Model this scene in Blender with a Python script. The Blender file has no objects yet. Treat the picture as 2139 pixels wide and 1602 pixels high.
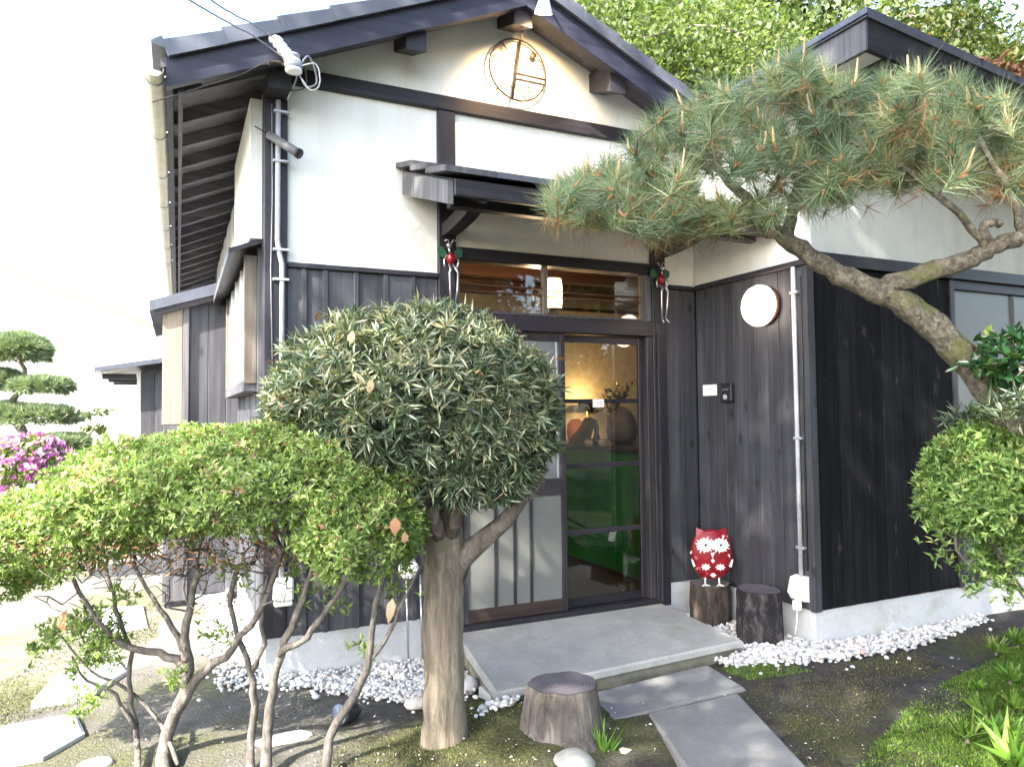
import bpy, math, random
import numpy as np
from mathutils import Vector, Matrix
rng = np.random.default_rng(7)
random.seed(7)
scene = bpy.context.scene
COL = scene.collection
R_ = math.radians

# ------------------------------------------------------------------ camera
IMW, IMH, FPX = 2139.0, 1602.0, 1506.0
_psi, _th, _ro, EYE = R_(24.85), R_(2.36), R_(-0.6), 1.42
_fh = np.array([math.sin(_psi), math.cos(_psi), 0.0])
_r0 = np.array([math.cos(_psi), -math.sin(_psi), 0.0])
CF = math.cos(_th) * _fh + np.array([0, 0, math.sin(_th)])
_u0 = -math.sin(_th) * _fh + np.array([0, 0, math.cos(_th)])
CR = _r0 * math.cos(_ro) + _u0 * math.sin(_ro)
CU = _u0 * math.cos(_ro) - _r0 * math.sin(_ro)
CC = np.array([0, 0, EYE])
cam_data = bpy.data.cameras.new('camera')
cam = bpy.data.objects.new('camera', cam_data)
COL.objects.link(cam)
cam.matrix_world = Matrix(((CR[0], CU[0], -CF[0], CC[0]), (CR[1], CU[1], -CF[1], CC[1]),
                           (CR[2], CU[2], -CF[2], CC[2]), (0, 0, 0, 1)))
cam_data.sensor_width = 36.0
cam_data.lens = FPX / IMW * 36.0
cam_data.clip_start = 0.05
cam_data.clip_end = 2000
scene.camera = cam

def ray(u, v):
    return CF + CR * (u - IMW / 2) / FPX - CU * (v - IMH / 2) / FPX
def atd(u, v, d):
    return CC + ray(u, v) * d
def onz(u, v, z):
    d = ray(u, v); return CC + d * (z - EYE) / d[2]
def ony(u, v, y):
    d = ray(u, v); return CC + d * (y / d[1])
def onx(u, v, x):
    d = ray(u, v); return CC + d * (x / d[0])

# ------------------------------------------------------------------ world, sun, exposure
SUN = np.array([-0.66, -0.36, 0.66]); SUN /= np.linalg.norm(SUN)
world = bpy.data.worlds.new('World'); scene.world = world; world.use_nodes = True
wn = world.node_tree; wn.nodes.clear()
wo = wn.nodes.new('ShaderNodeOutputWorld'); wb = wn.nodes.new('ShaderNodeBackground')
sk = wn.nodes.new('ShaderNodeTexSky'); sk.sky_type = 'NISHITA'; sk.sun_disc = False
sk.sun_elevation = math.asin(SUN[2]); sk.sun_rotation = math.atan2(SUN[0], SUN[1])
sk.air_density = 1.0; sk.dust_density = 2.2; sk.ozone_density = 1.0; sk.altitude = 50
wb.inputs['Strength'].default_value = 0.15
wn.links.new(sk.outputs[0], wb.inputs[0]); wn.links.new(wb.outputs[0], wo.inputs[0])
sd = bpy.data.lights.new('sun', 'SUN'); sd.energy = 3.4; sd.angle = R_(0.55); sd.color = (1.0, 0.94, 0.84)
so = bpy.data.objects.new('sun', sd); COL.objects.link(so)
so.rotation_euler = Vector(SUN).to_track_quat('Z', 'Y').to_euler(); so.location = (-10, -6, 12)
vs = scene.view_settings
vs.view_transform = 'Standard'; vs.look = 'None'; vs.gamma = 1.0; vs.use_curve_mapping = False
vs.exposure = 3.05

# ------------------------------------------------------------------ materials
MATS = {}
def newmat(name, rough=0.6, spec=0.4):
    m = bpy.data.materials.new(name); m.use_nodes = True
    nt = m.node_tree; b = nt.nodes['Principled BSDF']
    b.inputs['Roughness'].default_value = rough
    b.inputs['Specular IOR Level'].default_value = spec
    MATS[name] = m
    return m, nt, b
def N(nt, t, **kw):
    n = nt.nodes.new(t)
    for k, v in kw.items():
        if k in n.inputs: n.inputs[k].default_value = v
        else: setattr(n, k, v)
    return n
def coords(nt, scale=(1, 1, 1), rnd=0.0, kind='Object'):
    tc = N(nt, 'ShaderNodeTexCoord'); mp = N(nt, 'ShaderNodeMapping')
    mp.inputs['Scale'].default_value = scale
    nt.links.new(tc.outputs[kind], mp.inputs['Vector'])
    if rnd:
        oi = N(nt, 'ShaderNodeObjectInfo'); mu = N(nt, 'ShaderNodeMath', operation='MULTIPLY')
        mu.inputs[1].default_value = rnd
        cx = N(nt, 'ShaderNodeCombineXYZ')
        nt.links.new(oi.outputs['Random'], mu.inputs[0])
        for i in range(3): nt.links.new(mu.outputs[0], cx.inputs[i])
        nt.links.new(cx.outputs[0], mp.inputs['Location'])
    return mp.outputs[0]
def noise(nt, vec, scale, detail=4, rough=0.6, dist=0.0):
    n = N(nt, 'ShaderNodeTexNoise'); n.inputs['Scale'].default_value = scale
    n.inputs['Detail'].default_value = detail; n.inputs['Roughness'].default_value = rough
    n.inputs['Distortion'].default_value = dist
    nt.links.new(vec, n.inputs['Vector']); return n.outputs['Fac']
def ramp(nt, fac, stops):
    r = N(nt, 'ShaderNodeValToRGB'); e = r.color_ramp.elements
    while len(e) > 1: e.remove(e[-1])
    e[0].position = stops[0][0]; e[0].color = (*stops[0][1], 1)
    for p, c in stops[1:]:
        x = e.new(p); x.color = (*c, 1)
    nt.links.new(fac, r.inputs[0]); return r.outputs[0]
def mixc(nt, fac, a, b, mode='MIX'):
    m = N(nt, 'ShaderNodeMix', data_type='RGBA', blend_type=mode)
    for s, i in ((fac, 0), (a, 6), (b, 7)):
        if isinstance(s, (int, float)): m.inputs[i].default_value = s
        elif isinstance(s, tuple): m.inputs[i].default_value = (*s, 1)
        else: nt.links.new(s, m.inputs[i])
    return m.outputs[2]
def bump(nt, b, h, strength=0.3, dist=0.01):
    bp = N(nt, 'ShaderNodeBump'); bp.inputs['Strength'].default_value = strength
    bp.inputs['Distance'].default_value = dist
    nt.links.new(h, bp.inputs['Height']); nt.links.new(bp.outputs[0], b.inputs['Normal'])

def wood(name, lo, mid, hi, axis=2, rough=0.65, knots=0.0, rnd=40.0, spec=0.35, worn=None):
    m, nt, b = newmat(name, rough, spec)
    sc = [26, 26, 26]; sc[axis] = 1.3
    v = coords(nt, tuple(sc), rnd)
    g = noise(nt, v, 1.0, 6, 0.65, 0.4)
    c = ramp(nt, g, [(0.28, lo), (0.5, mid), (0.74, hi)])
    v2 = coords(nt, (1, 1, 1), rnd)
    big = noise(nt, v2, 2.3, 3)
    c = mixc(nt, big, c, mixc(nt, 1.0, c, (0.55, 0.55, 0.6), 'MULTIPLY'))
    if worn:
        w = ramp(nt, noise(nt, coords(nt, (9, 9, 3.5), rnd), 1.0, 5), [(0.64, (0, 0, 0)), (0.74, (1, 1, 1))])
        c = mixc(nt, w, c, worn)
    if knots:
        ks = [9, 9, 9]; ks[axis] = 4.5
        vo = N(nt, 'ShaderNodeTexVoronoi'); vo.inputs['Scale'].default_value = 1.0
        nt.links.new(coords(nt, tuple(ks), rnd), vo.inputs['Vector'])
        kk = ramp(nt, vo.outputs['Distance'], [(0.08, (1, 1, 1)), (0.20, (0, 0, 0))])
        km = mixc(nt, 1.0, kk, (knots, knots, knots), 'MULTIPLY')
        c = mixc(nt, km, c, (0.006, 0.006, 0.007))
    oi = N(nt, 'ShaderNodeObjectInfo'); vr = ramp(nt, oi.outputs['Random'], [(0.0, (0.72, 0.72, 0.72)), (1.0, (1.25, 1.25, 1.25))])
    c = mixc(nt, 1.0, c, vr, 'MULTIPLY')
    nt.links.new(c, b.inputs['Base Color'])
    bump(nt, b, g, 0.35, 0.004)
    return m
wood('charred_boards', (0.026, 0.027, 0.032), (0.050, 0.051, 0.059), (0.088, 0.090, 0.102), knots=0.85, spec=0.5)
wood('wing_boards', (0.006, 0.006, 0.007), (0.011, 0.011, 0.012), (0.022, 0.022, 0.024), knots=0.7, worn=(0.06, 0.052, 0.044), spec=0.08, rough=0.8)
wood('dark_timber', (0.016, 0.014, 0.018), (0.028, 0.025, 0.032), (0.048, 0.043, 0.052), rough=0.5)
wood('dark_timber_x', (0.016, 0.014, 0.018), (0.028, 0.025, 0.032), (0.048, 0.043, 0.052), axis=0, rough=0.5)
wood('dark_timber_y', (0.016, 0.014, 0.018), (0.028, 0.025, 0.032), (0.048, 0.043, 0.052), axis=1, rough=0.5)
wood('barge_sky_tint', (0.020, 0.020, 0.034), (0.032, 0.032, 0.054), (0.050, 0.050, 0.080), axis=0, rough=0.5, worn=(0.10, 0.085, 0.075))  # blue cast of sky glare is put into the board colour
wood('rafter_wood', (0.06, 0.056, 0.066), (0.11, 0.102, 0.112), (0.17, 0.155, 0.165), axis=0)
wood('grey_wood', (0.05, 0.05, 0.055), (0.10, 0.098, 0.105), (0.16, 0.155, 0.16))
wood('tan_wood', (0.12, 0.095, 0.07), (0.20, 0.165, 0.125), (0.29, 0.245, 0.19), worn=(0.30, 0.24, 0.17))
wood('brown_wood', (0.05, 0.02, 0.010), (0.11, 0.045, 0.022), (0.17, 0.075, 0.036), axis=0)
wood('door_wood', (0.018, 0.016, 0.018), (0.036, 0.032, 0.036), (0.060, 0.054, 0.058), rough=0.5)
wood('door_rail_wood', (0.03, 0.018, 0.014), (0.055, 0.034, 0.028), (0.085, 0.055, 0.045), axis=0, rough=0.5)
wood('floor_wood', (0.03, 0.024, 0.02), (0.055, 0.045, 0.038), (0.09, 0.075, 0.06), axis=1, rough=0.4)

def plaster():
    m, nt, b = newmat('plaster', 0.9, 0.15)
    v = coords(nt)
    n1 = noise(nt, v, 1.6, 5, 0.65); n2 = noise(nt, v, 60, 3)
    st = noise(nt, coords(nt, (7, 7, 0.8)), 1.0, 4)
    c = ramp(nt, n1, [(0.3, (0.64, 0.645, 0.605)), (0.7, (0.75, 0.755, 0.72))])
    s = ramp(nt, st, [(0.50, (1, 1, 1)), (0.66, (0.93, 0.93, 0.90)), (0.80, (0.80, 0.80, 0.74))])
    c = mixc(nt, 1.0, c, s, 'MULTIPLY')
    nt.links.new(c, b.inputs['Base Color']); bump(nt, b, n2, 0.12, 0.002)
plaster()
def shaded_grey_plaster():  # greyer plaster; its tone also carries the shade on the wing front
    m, nt, b = newmat('shaded_grey_plaster', 0.9, 0.15)
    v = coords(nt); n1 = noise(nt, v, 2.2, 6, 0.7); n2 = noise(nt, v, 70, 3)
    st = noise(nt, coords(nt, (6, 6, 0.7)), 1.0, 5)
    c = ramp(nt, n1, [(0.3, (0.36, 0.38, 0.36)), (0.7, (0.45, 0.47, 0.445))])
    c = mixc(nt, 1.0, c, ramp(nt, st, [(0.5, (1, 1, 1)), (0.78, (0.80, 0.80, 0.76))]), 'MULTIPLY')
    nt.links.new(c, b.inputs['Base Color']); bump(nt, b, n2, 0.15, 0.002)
shaded_grey_plaster()
def concrete(name, lo, hi, sc=6, moss=None):
    m, nt, b = newmat(name, 0.9, 0.25)
    v = coords(nt)
    n1 = noise(nt, v, sc, 7, 0.7); n2 = noise(nt, v, 140, 3)
    c = ramp(nt, n1, [(0.28, lo), (0.72, hi)])
    c = mixc(nt, 0.25, c, ramp(nt, n2, [(0.3, (0.15, 0.15, 0.15)), (0.7, (1, 1, 1))]), 'MULTIPLY')
    if moss:
        g = ramp(nt, noise(nt, v, 3.1, 6, 0.7), [(0.55, (0, 0, 0)), (0.72, (0.8, 0.8, 0.8))])
        c = mixc(nt, g, c, moss)
    nt.links.new(c, b.inputs['Base Color']); bump(nt, b, n2, 0.35, 0.003)
concrete('foundation', (0.44, 0.45, 0.46), (0.60, 0.61, 0.62), 2.5, moss=(0.32, 0.33, 0.27))
concrete('step_concrete', (0.27, 0.265, 0.245), (0.42, 0.415, 0.39), 3.5, moss=(0.22, 0.215, 0.165))
concrete('mossy_concrete', (0.10, 0.095, 0.07), (0.22, 0.205, 0.16), 7, moss=(0.09, 0.095, 0.04))
concrete('slab_stone', (0.13, 0.13, 0.128), (0.20, 0.20, 0.197), 5)
concrete('pale_slab', (0.30, 0.31, 0.31), (0.42, 0.43, 0.43), 5, moss=(0.20, 0.20, 0.14))
concrete('rock', (0.13, 0.135, 0.12), (0.30, 0.30, 0.29), 7, moss=(0.07, 0.09, 0.03))
concrete('pale_rock', (0.45, 0.42, 0.38), (0.7, 0.67, 0.62), 9)
concrete('far_wall', (0.70, 0.70, 0.66), (0.82, 0.82, 0.78), 2)
def flat(name, col, rough=0.5, spec=0.4, metal=0.0, var=0.15, sc=18):
    m, nt, b = newmat(name, rough, spec); b.inputs['Metallic'].default_value = metal
    n = noise(nt, coords(nt), sc, 4)
    lo = tuple(x * (1 - var) for x in col); hi = tuple(min(1, x * (1 + var)) for x in col)
    nt.links.new(ramp(nt, n, [(0.3, lo), (0.7, hi)]), b.inputs['Base Color'])
    return m
flat('tile', (0.085, 0.09, 0.11), 0.35, 0.5)
flat('metal_roof', (0.06, 0.065, 0.085), 0.35, 0.5)
flat('galvanised', (0.42, 0.43, 0.46), 0.4, 0.5, 0.5)
flat('pipe_grey', (0.40, 0.41, 0.44), 0.45, 0.4)
flat('bracket_grey', (0.13, 0.13, 0.135), 0.5)
flat('gutter', (0.42, 0.39, 0.30), 0.45, 0.4)
flat('white_plastic', (0.78, 0.78, 0.76), 0.4, 0.4, var=0.05)
flat('porcelain', (0.85, 0.85, 0.86), 0.2, 0.6, var=0.05)
flat('black_plastic', (0.018, 0.018, 0.020), 0.45)
flat('paper', (0.82, 0.80, 0.78), 0.8, 0.1, var=0.04)
flat('ink', (0.25, 0.24, 0.26), 0.8, 0.1)
flat('ink_red', (0.5, 0.12, 0.14), 0.8, 0.1)
flat('iron', (0.045, 0.03, 0.022), 0.55, 0.4, 0.3, var=0.4)
flat('wire', (0.28, 0.28, 0.30), 0.4)
flat('dark_wire', (0.03, 0.03, 0.03), 0.5)
flat('silver', (0.55, 0.55, 0.58), 0.3, 0.5, 0.8)
flat('red_metal', (0.24, 0.008, 0.014), 0.3, 0.5, 0.1, var=0.35, sc=40)
flat('wing_green', (0.03, 0.10, 0.06), 0.4)
flat('owl_white', (0.78, 0.77, 0.75), 0.5, var=0.1)
flat('owl_grey', (0.35, 0.36, 0.38), 0.5)
flat('owl_black', (0.02, 0.02, 0.02), 0.4)
flat('green_panel', (0.012, 0.15, 0.03), 0.3, 0.4, var=0.3, sc=3)
flat('counter_top', (0.035, 0.022, 0.018), 0.35)
flat('room_wall', (0.50, 0.44, 0.36), 0.9, 0.1)
flat('room_orange', (0.55, 0.26, 0.10), 0.8, 0.1, var=0.3)
flat('stone_vase', (0.085, 0.085, 0.09), 0.7, var=0.3, sc=60)
flat('terracotta', (0.40, 0.13, 0.06), 0.6)
flat('glazed_blue', (0.05, 0.09, 0.16), 0.15, 0.6, var=0.6, sc=25)
flat('glazed_white', (0.75, 0.78, 0.82), 0.2, 0.6, var=0.08)
flat('spot_blue', (0.10, 0.12, 0.16), 0.3, 0.5)
flat('fence_white', (0.75, 0.75, 0.72), 0.7, 0.2)
flat('red_trim', (0.36, 0.17, 0.13), 0.7, 0.2)
flat('red_roof', (0.50, 0.30, 0.25), 0.7, 0.2)
flat('candle', (0.42, 0.30, 0.16), 0.7, 0.2)
flat('bud_brown', (0.26, 0.15, 0.07), 0.8, 0.1)
def emit(name, col, s):
    m = bpy.data.materials.new(name); m.use_nodes = True; nt = m.node_tree; nt.nodes.clear()
    o = N(nt, 'ShaderNodeOutputMaterial'); e = N(nt, 'ShaderNodeEmission')
    e.inputs[0].default_value = (*col, 1); e.inputs[1].default_value = s
    nt.links.new(e.outputs[0], o.inputs[0]); MATS[name] = m
emit('globe_glow', (1.0, 0.80, 0.62), 2.2)
emit('lantern_glow', (1.0, 0.66, 0.30), 3.2)
emit('bulb_glow', (1.0, 0.72, 0.38), 14.0)
def glassmat(name, tint, rough, frost):
    m = bpy.data.materials.new(name); m.use_nodes = True; nt = m.node_tree; nt.nodes.clear()
    o = N(nt, 'ShaderNodeOutputMaterial'); mx = N(nt, 'ShaderNodeMixShader')
    fr = N(nt, 'ShaderNodeFresnel'); fr.inputs[0].default_value = 1.5
    gl = N(nt, 'ShaderNodeBsdfGlossy'); gl.inputs['Roughness'].default_value = rough
    if frost:
        tr = N(nt, 'ShaderNodeMixShader'); tr.inputs[0].default_value = frost
        t1 = N(nt, 'ShaderNodeBsdfTransparent'); t2 = N(nt, 'ShaderNodeBsdfDiffuse')
        t2.inputs[0].default_value = (*tint, 1)
        n = noise(nt, coords(nt, (1, 1, 1)), 2.0, 3)
        nt.links.new(ramp(nt, n, [(0.3, tuple(x * 0.85 for x in tint)), (0.7, tint)]), t2.inputs[0])
        nt.links.new(t1.outputs[0], tr.inputs[1]); nt.links.new(t2.outputs[0], tr.inputs[2])
    else:
        tr = N(nt, 'ShaderNodeBsdfTransparent'); tr.inputs[0].default_value = (*tint, 1)
    nt.links.new(fr.outputs[0], mx.inputs[0]); nt.links.new(tr.outputs[0], mx.inputs[1])
    nt.links.new(gl.outputs[0], mx.inputs[2]); nt.links.new(mx.outputs[0], o.inputs[0]); MATS[name] = m
glassmat('clear_glass', (0.93, 0.95, 0.94), 0.02, 0)
glassmat('frosted_glass', (0.22, 0.225, 0.21), 0.25, 0.8)
glassmat('window_film', (0.72, 0.74, 0.76), 0.15, 0.9)
glassmat('wing_glass', (0.11, 0.117, 0.114), 0.35, 0.95)
glassmat('door_film', (0.20, 0.21, 0.22), 0.10, 0.8)

def bark(name, lo, mid, hi, sc=14, moss=None, st=0.25):
    m, nt, b = newmat(name, 0.9, 0.15)
    v = coords(nt, (1, 1, st))
    n1 = noise(nt, v, sc, 7, 0.7, 0.6)
    c = ramp(nt, n1, [(0.3, lo), (0.5, mid), (0.7, hi)])
    if moss:
        g = ramp(nt, noise(nt, coords(nt), 5.5, 5), [(0.56, (0, 0, 0)), (0.68, (0.85, 0.85, 0.85))])
        c = mixc(nt, g, c, moss)
    nt.links.new(c, b.inputs['Base Color']); bump(nt, b, n1, 0.9, 0.018)
bark('trunk_bark', (0.075, 0.06, 0.045), (0.17, 0.14, 0.105), (0.29, 0.245, 0.19), 26, moss=(0.12, 0.13, 0.06), st=0.12)
bark('pine_bark', (0.04, 0.033, 0.025), (0.16, 0.14, 0.105), (0.35, 0.315, 0.24), 46, moss=(0.14, 0.15, 0.05), st=0.9)
bark('twig_bark', (0.07, 0.055, 0.045), (0.16, 0.13, 0.105), (0.27, 0.23, 0.19), 30, st=0.4)
bark('azalea_bark', (0.06, 0.052, 0.046), (0.13, 0.115, 0.10), (0.24, 0.215, 0.185), 30, st=0.4)
bark('stump_bark', (0.035, 0.03, 0.026), (0.08, 0.07, 0.062), (0.16, 0.145, 0.13), 24, moss=(0.10, 0.10, 0.05), st=0.15)
bark('dark_bark', (0.010, 0.009, 0.010), (0.026, 0.024, 0.026), (0.095, 0.085, 0.08), 20, st=0.5)
bark('stump_bark_brown', (0.018, 0.014, 0.012), (0.055, 0.044, 0.036), (0.15, 0.12, 0.09), 22, st=0.2)
def cutwood(name, lo, hi):
    m, nt, b = newmat(name, 0.75, 0.25)
    w = N(nt, 'ShaderNodeTexWave', wave_type='RINGS', rings_direction='Z')
    w.inputs['Scale'].default_value = 22; w.inputs['Distortion'].default_value = 2.5
    w.inputs['Detail'].default_value = 3
    nt.links.new(coords(nt), w.inputs['Vector'])
    n = noise(nt, coords(nt), 12, 5)
    c = mixc(nt, 0.5, ramp(nt, w.outputs['Fac'], [(0.2, lo), (0.8, hi)]), ramp(nt, n, [(0.3, lo), (0.7, hi)]))
    nt.links.new(c, b.inputs['Base Color']); bump(nt, b, n, 0.3, 0.004)
cutwood('cut_wood_dark', (0.055, 0.05, 0.058), (0.12, 0.11, 0.125))
cutwood('cut_wood', (0.10, 0.09, 0.085), (0.20, 0.185, 0.17))

def leafmat(name, stops, trans=0.35, rough=0.45, spec=0.4):
    m = bpy.data.materials.new(name); m.use_nodes = True; nt = m.node_tree; nt.nodes.clear()
    o = N(nt, 'ShaderNodeOutputMaterial')
    at = N(nt, 'ShaderNodeAttribute', attribute_name='rnd', attribute_type='GEOMETRY')
    c = ramp(nt, at.outputs['Fac'], stops)
    b = N(nt, 'ShaderNodeBsdfPrincipled'); b.inputs['Roughness'].default_value = rough
    b.inputs['Specular IOR Level'].default_value = spec
    t = N(nt, 'ShaderNodeBsdfTranslucent')
    ct = mixc(nt, 1.0, c, (1.15, 1.25, 0.6), 'MULTIPLY')
    mx = N(nt, 'ShaderNodeMixShader'); mx.inputs[0].default_value = trans
    nt.links.new(c, b.inputs['Base Color']); nt.links.new(ct, t.inputs[0])
    nt.links.new(b.outputs[0], mx.inputs[1]); nt.links.new(t.outputs[0], mx.inputs[2])
    nt.links.new(mx.outputs[0], o.inputs[0]); MATS[name] = m
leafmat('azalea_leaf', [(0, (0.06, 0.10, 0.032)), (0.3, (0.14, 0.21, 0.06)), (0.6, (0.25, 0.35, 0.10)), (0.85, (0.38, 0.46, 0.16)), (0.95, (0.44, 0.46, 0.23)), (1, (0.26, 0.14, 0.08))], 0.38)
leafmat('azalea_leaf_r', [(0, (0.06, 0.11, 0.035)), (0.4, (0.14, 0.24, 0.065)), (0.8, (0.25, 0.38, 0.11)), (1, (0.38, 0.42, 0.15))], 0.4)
leafmat('podo_leaf', [(0, (0.036, 0.060, 0.030)), (0.4, (0.080, 0.122, 0.060)), (0.7, (0.14, 0.18, 0.10)), (0.88, (0.22, 0.235, 0.13)), (1, (0.38, 0.36, 0.20))], 0.2, 0.32, 0.7)
leafmat('pine_needle', [(0, (0.07, 0.115, 0.06)), (0.45, (0.14, 0.20, 0.11)), (0.8, (0.24, 0.29, 0.15)), (1, (0.42, 0.39, 0.20))], 0.25, 0.45, 0.4)
leafmat('dead_needle', [(0, (0.13, 0.065, 0.03)), (0.6, (0.26, 0.14, 0.065)), (1, (0.40, 0.25, 0.13))], 0.2, 0.7, 0.2)
leafmat('maple_leaf', [(0, (0.065, 0.095, 0.03)), (0.5, (0.115, 0.155, 0.05)), (0.85, (0.175, 0.215, 0.075)), (1, (0.28, 0.28, 0.14))], 0.45)
leafmat('maple_dark', [(0, (0.035, 0.05, 0.015)), (0.5, (0.07, 0.095, 0.025)), (0.85, (0.12, 0.13, 0.04)), (1, (0.28, 0.12, 0.04))], 0.35)
leafmat('camellia_leaf', [(0, (0.02, 0.06, 0.02)), (0.6, (0.035, 0.11, 0.035)), (0.85, (0.11, 0.19, 0.04)), (1, (0.27, 0.30, 0.08))], 0.2, 0.2, 0.6)
leafmat('blossom', [(0, (0.34, 0.09, 0.33)), (0.5, (0.50, 0.20, 0.48)), (1, (0.70, 0.46, 0.68))], 0.3, 0.6, 0.2)
leafmat('fallen_leaf', [(0, (0.14, 0.06, 0.03)), (0.5, (0.33, 0.17, 0.09)), (0.8, (0.50, 0.36, 0.22)), (1, (0.72, 0.66, 0.48))], 0.15, 0.7, 0.2)
leafmat('grass_blade', [(0, (0.06, 0.12, 0.018)), (0.5, (0.11, 0.21, 0.03)), (0.9, (0.18, 0.28, 0.05)), (1, (0.30, 0.30, 0.12))], 0.3, 0.6, 0.2)
leafmat('moss_blade', [(0, (0.06, 0.065, 0.025)), (0.5, (0.11, 0.118, 0.042)), (1, (0.20, 0.195, 0.08))], 0.2, 0.8, 0.1)
leafmat('fern_leaf', [(0, (0.06, 0.15, 0.02)), (1, (0.18, 0.32, 0.05))], 0.35)
leafmat('petal', [(0, (0.6, 0.55, 0.48)), (1, (0.8, 0.78, 0.72))], 0.2, 0.7, 0.2)
leafmat('shade_leaf', [(0, (0.03, 0.06, 0.015)), (1, (0.08, 0.13, 0.03))], 0.15)
def pebble():
    m, nt, b = newmat('pebble', 0.7, 0.3)
    at = N(nt, 'ShaderNodeAttribute', attribute_name='rnd', attribute_type='GEOMETRY')
    c = ramp(nt, at.outputs['Fac'], [(0, (0.24, 0.24, 0.24)), (0.2, (0.44, 0.44, 0.43)), (0.55, (0.60, 0.60, 0.585)), (0.88, (0.72, 0.72, 0.70)), (0.95, (0.58, 0.47, 0.40)), (1, (0.42, 0.30, 0.25))])
    nt.links.new(c, b.inputs['Base Color'])
    bump(nt, b, noise(nt, coords(nt), 120, 3), 0.2, 0.002)
pebble()
def groundmat():
    m, nt, b = newmat('ground_soil', 0.95, 0.1)
    v = coords(nt)
    n1 = noise(nt, v, 1.1, 6, 0.65, 0.4); n2 = noise(nt, v, 9, 6, 0.7); n3 = noise(nt, v, 70, 4, 0.7)
    soil = ramp(nt, n2, [(0.3, (0.032, 0.029, 0.027)), (0.7, (0.085, 0.078, 0.072))])
    mossc = ramp(nt, n3, [(0.3, (0.04, 0.045, 0.02)), (0.7, (0.10, 0.104, 0.044))])
    f = ramp(nt, n1, [(0.46, (0, 0, 0)), (0.62, (1, 1, 1))])
    c = mixc(nt, f, soil, mossc)
    at = N(nt, 'ShaderNodeAttribute', attribute_name='pale', attribute_type='GEOMETRY')
    pale = mixc(nt, f, ramp(nt, n2, [(0.3, (0.16, 0.15, 0.125)), (0.7, (0.29, 0.275, 0.235))]), ramp(nt, n3, [(0.3, (0.11, 0.115, 0.06)), (0.7, (0.21, 0.21, 0.11))]))
    c = mixc(nt, at.outputs['Fac'], c, pale)
    c = mixc(nt, 0.5, c, ramp(nt, n3, [(0.25, (0.35, 0.35, 0.35)), (0.7, (1, 1, 1))]), 'MULTIPLY')
    nt.links.new(c, b.inputs['Base Color'])
    bump(nt, b, n3, 0.8, 0.02)
groundmat()

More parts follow.
